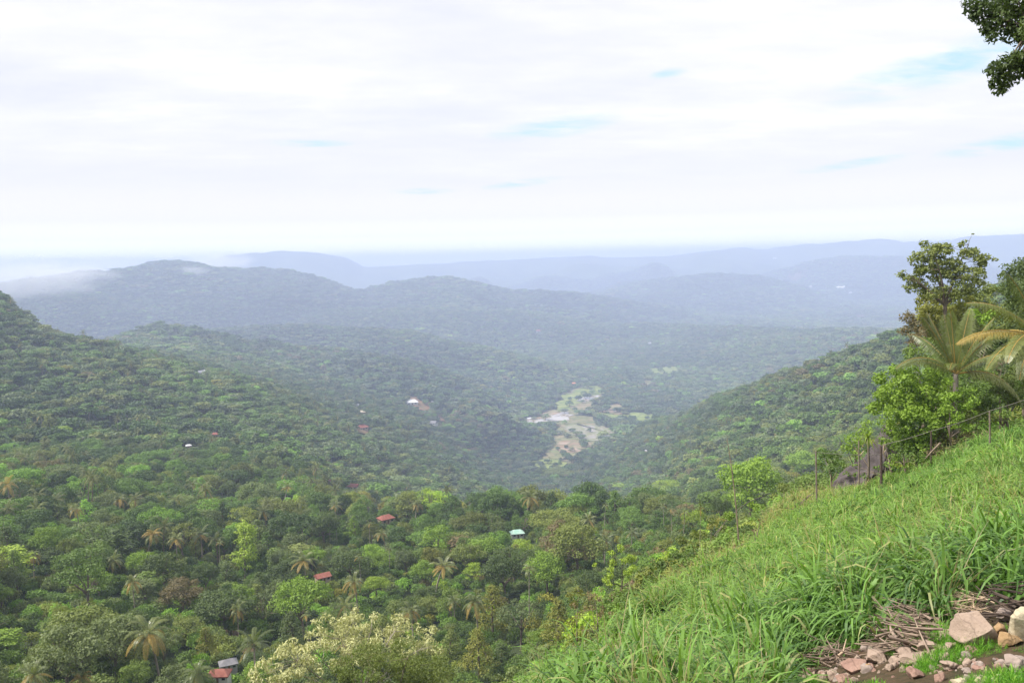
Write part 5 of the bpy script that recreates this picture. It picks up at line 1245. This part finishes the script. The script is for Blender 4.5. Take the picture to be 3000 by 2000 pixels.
# dark outcrop behind the rosette plant
P0 = at(2560, 1330, 50.5); b = (P0[0], P0[1], P0[2] - .7)
o = thing('rock_outcrop', 'dark grey slanting rock outcrop behind the fence posts', 'rock', b)
me = rock_mesh(77, 1.15, 1.1, 2.3, 6, 2.6, 'rock_face', RM['dark']); a = link('rock_face', me, o, (.25, 0, .1)); a.rotation_euler = (0, .45, .2)
me = rock_mesh(79, 1.1, 1.0, 1.7, 6, 2.6, 'rock_face', RM['dark']); a = link('rock_face', me, o, (-.7, -.3, -.9)); a.rotation_euler = (0, .5, 0)
me = rock_mesh(81, .45, .5, .4, 4, 1.0, 'rock_top', RM['dark']); a = link('rock_top', me, o, (.75, -.1, 2.0)); a.rotation_euler = (0, .5, 0)
# grey slab corner
cm = plain('weathered_concrete', (0.26, 0.26, 0.28), (0.40, 0.40, 0.42), 4, .9, .6)
p = at(3085, 2095, 9.9); mb = MB(); box(mb, (0, 0, 0), (.9, 1.1, .22)); me = mb.mesh('concrete_slab', [cm]); o = link('concrete_slab', me, None, tuple(p + np.array([0.12, 0, -.04])), .5)
bv = o.modifiers.new('b', 'BEVEL'); bv.width = .03; bv.segments = 2; tag(o, 'grey weathered concrete slab corner at the bottom right', 'slab')

# ================================================================== FENCE, POLES, DEAD WOOD
POSTM = plain('post_wood_grey', (0.13, 0.10, 0.08), (0.26, 0.21, 0.17), 8, .9, .5); POSTD = plain('post_wood_dark', (0.05, 0.035, 0.03), (0.11, 0.08, 0.06), 8, .9, .5)
STICK = plain('dead_stick', (0.17, 0.12, 0.095), (0.33, 0.25, 0.19), 6, .9, .4); STICKP = plain('dead_branch_pale', (0.42, 0.30, 0.20), (0.58, 0.44, 0.32), 6, .85, .4)
WIRE = plain('wire', (0.18, 0.16, 0.14), (0.30, 0.27, 0.24), 8, .6, 0)
def post(px0, py0, px1_, py1_, r, rad, lb, m, stub=None):
    a = at(px0, py0, r); b = at(px1_, py1_, r); gz = h1(b[0], b[1]); b[2] = min(b[2], gz) - .2
    base = (b[0], b[1], b[2]); t = MB(); mid = (a - b) / 2 + np.array([.02, 0, 0]); tube(t, bez((0, 0, 0), mid, a - b, 6), np.linspace(rad * .85, rad * .65, 6), 8)
    o = link('fence_post', t.mesh('fence_post', [m], True), None, base); tag(o, lb, 'fence post', 'posts of the wire fence along the slope'); return a
pa = post(2390, 1321, 2394, 1425, 41.5, .055, 'tall thin fence post farthest left, wire tied to its top', POSTM)
pb = post(2516, 1290, 2517, 1390, 45, .05, 'slim grey fence post before the dark rock', POSTM)
pc = post(2581, 1306, 2583, 1372, 44.5, .085, 'thick dark fence stump right of the slim grey post', POSTD)
pd = post(2728, 1262, 2728, 1345, 43.5, .06, 'dark fence post among the shrubs', POSTD)
pe = post(2899, 1203, 2902, 1268, 41.5, .05, 'fence post nearest the right edge', POSTM)
pf = at(3060, 1150, 40)
def wire(a, b, sag, rad, lb):
    t = MB(); m = (a + b) / 2 - np.array([0, 0, sag]); tube(t, bez(a - a, m - a, b - a, 14), rad, 5)
    o = link('fence_wire', t.mesh('fence_wire', [WIRE], True), None, tuple(a)); tag(o, lb, 'wire', 'wires of the fence along the slope')
dn = lambda p, z: p - np.array([0, 0, z])
wire(dn(pa, .05), dn(pc, .35) if False else at(2578, 1331, 44.4), .12, .013, 'pale wire from the farthest left post to the thick stump')
wire(at(2585, 1302, 44.4), pd, .10, .010, 'rising wire from the thick stump to the post among the shrubs')
wire(pd, pe, .12, .010, 'wire between the post among the shrubs and the right hand post')
wire(pe, pf, .06, .010, 'wire running from the right hand post out of view')
# a thin dead pole and small wood in the grass
t = MB(); a = at(2130, 1283, 36); b = at(2164, 1545, 36); b[2] -= .6
tube(t, bez((0, 0, 0), (a - b) * .5 + np.array([.12, 0, 0]), a - b, 9), np.linspace(.035, .012, 9), 5); tube(t, [(a - b) * .96, (a - b) * .965 + np.array([-.12, 0, .12])], [.012, .005], 4)
tag(link('dead_pole', t.mesh('dead_pole', [STICK], True), None, tuple(b)), 'tall thin dead stem standing alone at the rim of the grass', 'pole')
def twig(pts, r, rad, lb, m, nm='dead_branch', grp='dead branches lying in the grass'):
    P = [at(px, py, r + k * .15) for k, (px, py) in enumerate(pts)]; b = P[0].copy(); t = MB(); Q = np.array(P) - b; Q[:, 2] += rad
    tube(t, Q, np.linspace(rad, rad * .5, len(Q)), 6); e = (Q[-2] - Q[-1]) * .5
    tube(t, [Q[len(Q) // 2], Q[len(Q) // 2] + np.array([e[2] * .5 + .08, .1, abs(e[0]) * .5 + .1])], [rad * .6, rad * .25], 5)
    tag(link(nm, t.mesh(nm, [m], True), None, tuple(b)), lb, 'branch', grp)
twig([(2503,1312),(2520,1335),(2545,1368)], 43.5, .035, 'bare pale stick leaning before the dark rock', STICKP)
twig([(2590,1305),(2588,1330),(2596,1345)], 44, .04, 'short pale broken stick beside the thick stump', STICKP)
twig([(2755,1300),(2730,1325),(2712,1345)], 43, .05, 'brown branch slanting out of the shrubs', STICK)
twig([(2455,1925),(2470,1912),(2495,1903)], 12.1, .02, 'crooked orange brown branch left of the rounded boulder', STICKP)
twig([(2345,1925),(2375,1928),(2425,1932),(2470,1925)], 12.2, .018, 'long low branch at the left of the rocks', STICK)
twig([(2990,1760),(2965,1750),(2940,1752),(2905,1757)], 13.3, .022, 'pale forked branch at the right edge above the boulders', STICKP)
twig([(3005,1735),(2985,1745),(2975,1760),(2988,1785)], 13.2, .03, 'bent brown branch by the right edge', STICK)
twig([(2802,1835),(2815,1815),(2830,1808),(2850,1785)], 12.9, .035, 'stout brown branch behind the largest boulder', STICK)
twig([(2880,1715),(2900,1740),(2930,1780)], 13.3, .015, 'thin dark stick slanting down to the right, upper right', STICK)
twig([(2880,1715),(2868,1745),(2862,1760)], 13.3, .015, 'thin stick slanting down to the left from the same tip', STICK)
twig([(2500,1885),(2540,1868),(2590,1830)], 13, .016, 'long thin stick across the left of the heap', STICK)
twig([(2645,1700),(2660,1740),(2690,1790)], 13.9, .014, 'thin stick standing out above the heap', STICK)
twig([(2560,1945),(2575,1900)], 12.3, .02, 'short upright twisted root stump at the left rocks', POSTM)
# the heap of sticks and a bunch of straw
def heap(cx, cy, wpx, hpx, n, rad, lb, m, seed, nm, r0, ln):
    rg = np.random.default_rng(seed); c = at(cx, cy, r0); g = h1(c[0], c[1]); t = MB()
    for i in range(n):
        u, v = rg.uniform(-1, 1, 2); px = cx + u * wpx * .5; py = cy + v * hpx * .5; r = hit(px, py, .15, 6, 40) or r0; p = at(px, py, r)
        gz = h1(p[0], p[1]); p[2] = gz + rg.uniform(.03, .42) * (1 - .6 * abs(u)); a = rg.normal(2.6, .55) if rg.uniform() < .6 else rg.uniform(0, 3.14)
        d = np.array([math.cos(a), math.sin(a) * .8, rg.normal(0, .22)]) * ln * rg.uniform(.4, 1.3) / 2
        k = rg.normal(0, .06, 3) * ln; tube(t, bez(p - d - c, p + k - c, p + d - c, 5), np.linspace(rad, rad * .35, 5) * rg.choice([.35, .5, .8, 1.2, 1.7]), 5)
    tag(link(nm, t.mesh(nm, [m], True), None, tuple(c)), lb, nm.replace('_', ' '), kind='stuff')
heap(2655, 1842, 165, 84, 170, .016, 'tangled heap of cut dead sticks above the row of rocks', STICK, 5, 'stick_heap', 13.0, .7)
heap(2835, 1762, 80, 60, 160, .006, 'bunch of pale dry straw and thin stalks behind the largest boulder', STICKP, 6, 'straw_bunch', 13.3, .5)
heap(2940, 1775, 130, 50, 60, .014, 'dark dead brush under the grass at the right edge', POSTD, 8, 'dead_brush', 13.3, .7)
heap(2420, 1915, 130, 30, 50, .010, 'thin dead litter at the foot of the grass, left of the rocks', STICK, 9, 'dead_litter', 12.5, .5)

# ================================================================== GRASS
def grass_mat(name, a, b, c):
    m, nt, out = mat(name); av = N(nt, 'ShaderNodeAttribute', attribute_name='v'); ia = N(nt, 'ShaderNodeAttribute', attribute_name='tint', attribute_type='INSTANCER')
    col = ramp(nt, av.outputs['Fac'], [(0, a), (.6, b), (.93, b), (1, c)]); col = mixc(nt, 1.0, col, ia.outputs['Color'], 'MULTIPLY')
    p = N(nt, 'ShaderNodeBsdfPrincipled'); L(nt, col, p.inputs['Base Color']); p.inputs['Roughness'].default_value = .5; p.inputs['Specular IOR Level'].default_value = .4
    tr = N(nt, 'ShaderNodeBsdfTranslucent'); L(nt, mixc(nt, 1.0, col, (1.4, 1.5, .6, 1), 'MULTIPLY'), tr.inputs['Color']); mx = N(nt, 'ShaderNodeMixShader'); mx.inputs[0].default_value = .3
    L(nt, p.outputs[0], mx.inputs[1]); L(nt, tr.outputs[0], mx.inputs[2]); L(nt, mx.outputs[0], out.inputs[0]); return m
GM = grass_mat('tall_grass_blade', (0.042, 0.102, 0.018), (0.150, 0.275, 0.048), (0.38, 0.32, 0.15))
GD = grass_mat('dry_grass_blade', (0.30, 0.26, 0.13), (0.42, 0.35, 0.20), (0.38, 0.25, 0.16))
def clump(seed, n, h0, h1_, w, spread, m, droop=(1.2, 3.4)):
    rg = np.random.default_rng(seed); c = MB()
    for i in range(n):
        a = rg.uniform(0, 6.28); q = rg.uniform(0, spread); e = rg.uniform(1.0, 1.5); ln = rg.uniform(h0, h1_)
        blade(c, rg, (math.cos(a) * q, math.sin(a) * q, -.05 + rg.uniform(0, .35) * (rg.uniform() < .5)), (math.cos(a) * math.cos(e), math.sin(a) * math.cos(e), math.sin(e)), ln, w * rg.uniform(.7, 1.2), rg.uniform(*droop), 7)
    return c.mesh('grass_clump', [m])
CG = proto_coll('tall_grass_clumps', [clump(600 + i, 15, .6, 1.2, .042, .16, GM, (2.0, 4.8)) for i in range(6)] + [clump(640 + i, 20, .9, 1.5, .040, .12, GM, (1.6, 3.6)) for i in range(2)] + [clump(660, 26, .5, 1.0, .012, .12, GD, (.4, 2.0)), clump(661, 22, .6, 1.15, .010, .1, GD, (.2, 1.4)), clump(662, 5, 1.0, 1.7, .012, .1, GD, (.1, .8)), clump(663, 12, .5, .9, .05, .2, GM, (3, 5.5))])
CW = proto_coll('low_weed_clumps', [clump(700 + i, 30, .06, .17, .012, .08, GM, (.5, 2.5)) for i in range(4)])
RIM = lambda px: np.interp(px, [1380, 1480, 1580, 1700, 1900, 2100, 2300, 2500, 2700, 3000, 3600], [17, 20.5, 24.5, 28, 33, 37.5, 46, 49, 47, 44, 42])
FOOTPY = lambda px: np.interp(px, [2250, 2300, 2344, 2500, 2560, 2680, 2780, 2860, 3000, 3400], [2400, 2010, 1935, 1912, 1890, 1872, 1825, 1788, 1778, 1770])
FOOT = lambda px: np.interp(px, [1300, 2150, 2300, 2440, 2560, 2660, 2760, 2860, 3000, 3600], [6, 8, 11.4, 12.2, 12.7, 13.6, 13.4, 13.1, 13.2, 14])
rg = np.random.default_rng(900)
def gpts(n, rmax, seed):
    rg = np.random.default_rng(seed); az = rg.uniform(R(-9), R(42), n); r = np.sqrt(rg.uniform(5 ** 2, rmax ** 2, n)); x = r * np.sin(az); y = r * np.cos(az)
    z = H(x, y); px, py = project(x, y, z); return x, y, z, px, py, r, rg
x, y, z, px, py, r, rg = gpts(52000, 52, 1)
den = vnoise(x / 2.2, y / 2.2, 17); ok = (r < RIM(px)) & (r > np.where(px > 2300, 9.0, FOOT(px))) & (py < FOOTPY(px) + rg.normal(0, 8, len(px))) & (px > 1330) & (den > .27)
ok &= ~((np.hypot((px - 2650) / 105, (py - 1835) / 48) < 1) & (rg.uniform(size=len(px)) < .93)); ok &= ~((np.hypot((px - 2950) / 90, (py - 1790) / 22) < 1)) ; ok &= ~((np.hypot((px - 2325) / 45, (py - 1690) / 30) < 1) & (rg.uniform(size=len(px)) < .75))
x, y, z, px, py, r, den = [a[ok] for a in (x, y, z, px, py, r, den)]; n = len(x)
dry = sstep(.35, .75, vnoise(x / 5, y / 5, 31)) * .10
dry = np.maximum(dry, .42 * sstep(9, 2, RIM(px) - r) * sstep(1850, 2150, px) * (1 - sstep(2450, 2560, px)))
isd = rg.uniform(size=n) < dry; idx = np.where(isd, rg.integers(8, 10, n), rg.integers(0, 8, n)); u_ = rg.uniform(size=n); idx = np.where(u_ < .03, 10, np.where(u_ > .82, 11, idx)); big = vnoise(x / 3.5, y / 3.5, 44)
s = rg.uniform(.55, 1.0, n) * (.62 + .75 * big); lean = rg.normal(0, .22, (n, 2))
T = np.array([1.0, 1.0, 1.0]) * rg.uniform(.75, 1.2, (n, 1)); yl = sstep(.35, .8, vnoise(x / 6, y / 6, 66))[:, None]; T = T * (1 - yl * .4) + T * np.array([1.4, 1.2, .8]) * yl * .4
T = T * (1 + .15 * sstep(20, 40, r)[:, None]) ; bl = sstep(22, 12, r)[:, None]; T = T * (1 - bl * .5) + T * np.array([.85, .95, 1.25]) * bl * .5
scatter('tall_grass', np.stack([x, y, z], 1), np.column_stack([lean, rg.uniform(0, 6.28, n)]), np.column_stack([s, s, s * rg.uniform(.85, 1.15, n)]), idx, CG, T, 'tall arching green grass with dry tips covering the near hillside', 'grass')
x, y, z, px, py, r, rg = gpts(60000, 15, 2)
pat = vnoise(x / .55, y / .55, 5) * .6 + vnoise(x / 1.6, y / 1.6, 6) * .4
ok = (py > FOOTPY(px) - 25) & (px > 2250) & (pat > .42); x, y, z, px, py, r, pat = [a[ok] for a in (x, y, z, px, py, r, pat)]; n = len(x); s = rg.uniform(.4, .8, n) * (.25 + .55 * sstep(.42, .66, pat))
scatter('low_weeds', np.stack([x, y, z], 1), np.column_stack([rg.normal(0, .2, (n, 2)), rg.uniform(0, 6.28, n)]), np.column_stack([s, s, s]), rg.integers(0, 4, n), CW, np.array([1.15, 1.45, .7]) * rg.uniform(.8, 1.2, (n, 1)), 'short bright green weeds growing over the soil between the rocks', 'weeds')
# low scrub on the steep bank between the grass and the wood
rg = np.random.default_rng(77); XS, YS = jgrid(14, 125, 1.7, R(36), 78); rS = np.hypot(XS, YS); ZS = H(XS, YS); pS, qS = project(XS, YS, ZS)
okS = (rS > np.where(pS < 1400, 15, RIM(pS) + 2.5)) & (~near_rim(pS, rS) | (rS < 60)); n = okS.sum(); hS = rg.uniform(.7, 1.5, n) * np.interp(rS[okS] - RIM(pS[okS]), [2, 14], [.6, 1.35]); wS = rg.uniform(1.6, 2.8, n)
scatter('bank_scrub', np.stack([XS, YS, ZS - .15], 1)[okS], np.column_stack([rg.normal(0, .1, (n, 2)), rg.uniform(0, 6.28, n)]), np.column_stack([wS / 5.4, wS / 5.4, hS / 3.6]), rg.integers(0, 3, n), CB, tint_of(pick_mats(n, XS[okS], YS[okS], rg), rg, XS[okS], YS[okS]), 'low mixed scrub covering the steep bank between the grass and the wood', 'scrub')
print('grass', n)

# ================================================================== LOW CLOUD ON THE LEFT RIDGE
def mist(px, py, r, w, d, h, dens, lb, seed):
    bm = bmesh.new(); bmesh.ops.create_icosphere(bm, subdivisions=4, radius=1); me = bpy.data.meshes.new('mist'); bm.to_mesh(me); bm.free()
    m, nt, out = mat('mist_vapour'); tc = N(nt, 'ShaderNodeTexCoord'); o = tc.outputs['Object']
    ln = N(nt, 'ShaderNodeVectorMath', operation='LENGTH'); L(nt, o, ln.inputs[0]); mp = N(nt, 'ShaderNodeMapping'); mp.inputs['Location'].default_value = (seed, 0, 0); mp.inputs['Scale'].default_value = (2.4, 1.2, 1.3); L(nt, o, mp.inputs[0])
    f = mathn(nt, 'MULTIPLY', mathn(nt, 'SUBTRACT', mathn(nt, 'ADD', noise(nt, mp.outputs[0], 1.3, 5, .55), .42), ln.outputs['Value']), 2.2, clamp=True)
    pv = N(nt, 'ShaderNodeVolumePrincipled'); pv.inputs['Color'].default_value = (1, 1, 1, 1); L(nt, mathn(nt, 'MULTIPLY', f, dens), pv.inputs['Density']); L(nt, pv.outputs[0], out.inputs['Volume'])
    me.materials.append(m); p = at(px, py, r); tag(link('mist', me, None, tuple(p), -math.atan2(p[0], p[1]), (w / 2 * r / F, d / 2, h / 2 * r / F)), lb, 'mist', kind='stuff')
mist(90, 822, 3500, 420, 500, 130, .0028, 'soft white low cloud rolling over the left end of the long ridge', 0)
mist(180, 792, 6500, 900, 900, 75, .0012, 'pale low cloud bank lying on the horizon behind the left ridge', 2)
mist(230, 805, 3750, 260, 260, 50, .003, 'thin low cloud along the left ridge top', 3)
mist(640, 768, 5200, 230, 300, 60, .006, 'wisp of white cloud before the flat topped mountain', 5)
mist(560, 795, 3900, 120, 200, 34, .006, 'small white wisp over the long ridge crest', 7)
# ================================================================== HAZE
def build_haze():
    mb = MB(); s = 27000; lo, hi = -620, 200
    V = [(a * s, b * s, z) for z in (lo, hi) for a, b in ((-1, -1), (1, -1), (1, 1), (-1, 1))]
    mb.add(V, [(0, 3, 2, 1), (4, 5, 6, 7), (0, 1, 5, 4), (1, 2, 6, 5), (2, 3, 7, 6), (3, 0, 4, 7)])
    m, nt, out = mat('haze_air'); pv = N(nt, 'ShaderNodeVolumePrincipled')
    pv.inputs['Color'].default_value = HAZE_COLOR; pv.inputs['Density'].default_value = HAZE_DENSITY; pv.inputs['Anisotropy'].default_value = 0.0
    L(nt, pv.outputs[0], out.inputs['Volume'])
    tag(link('haze', mb.mesh('haze', [m])), 'thin bluish haze filling the air over the valley', 'haze', kind='stuff')
build_haze()
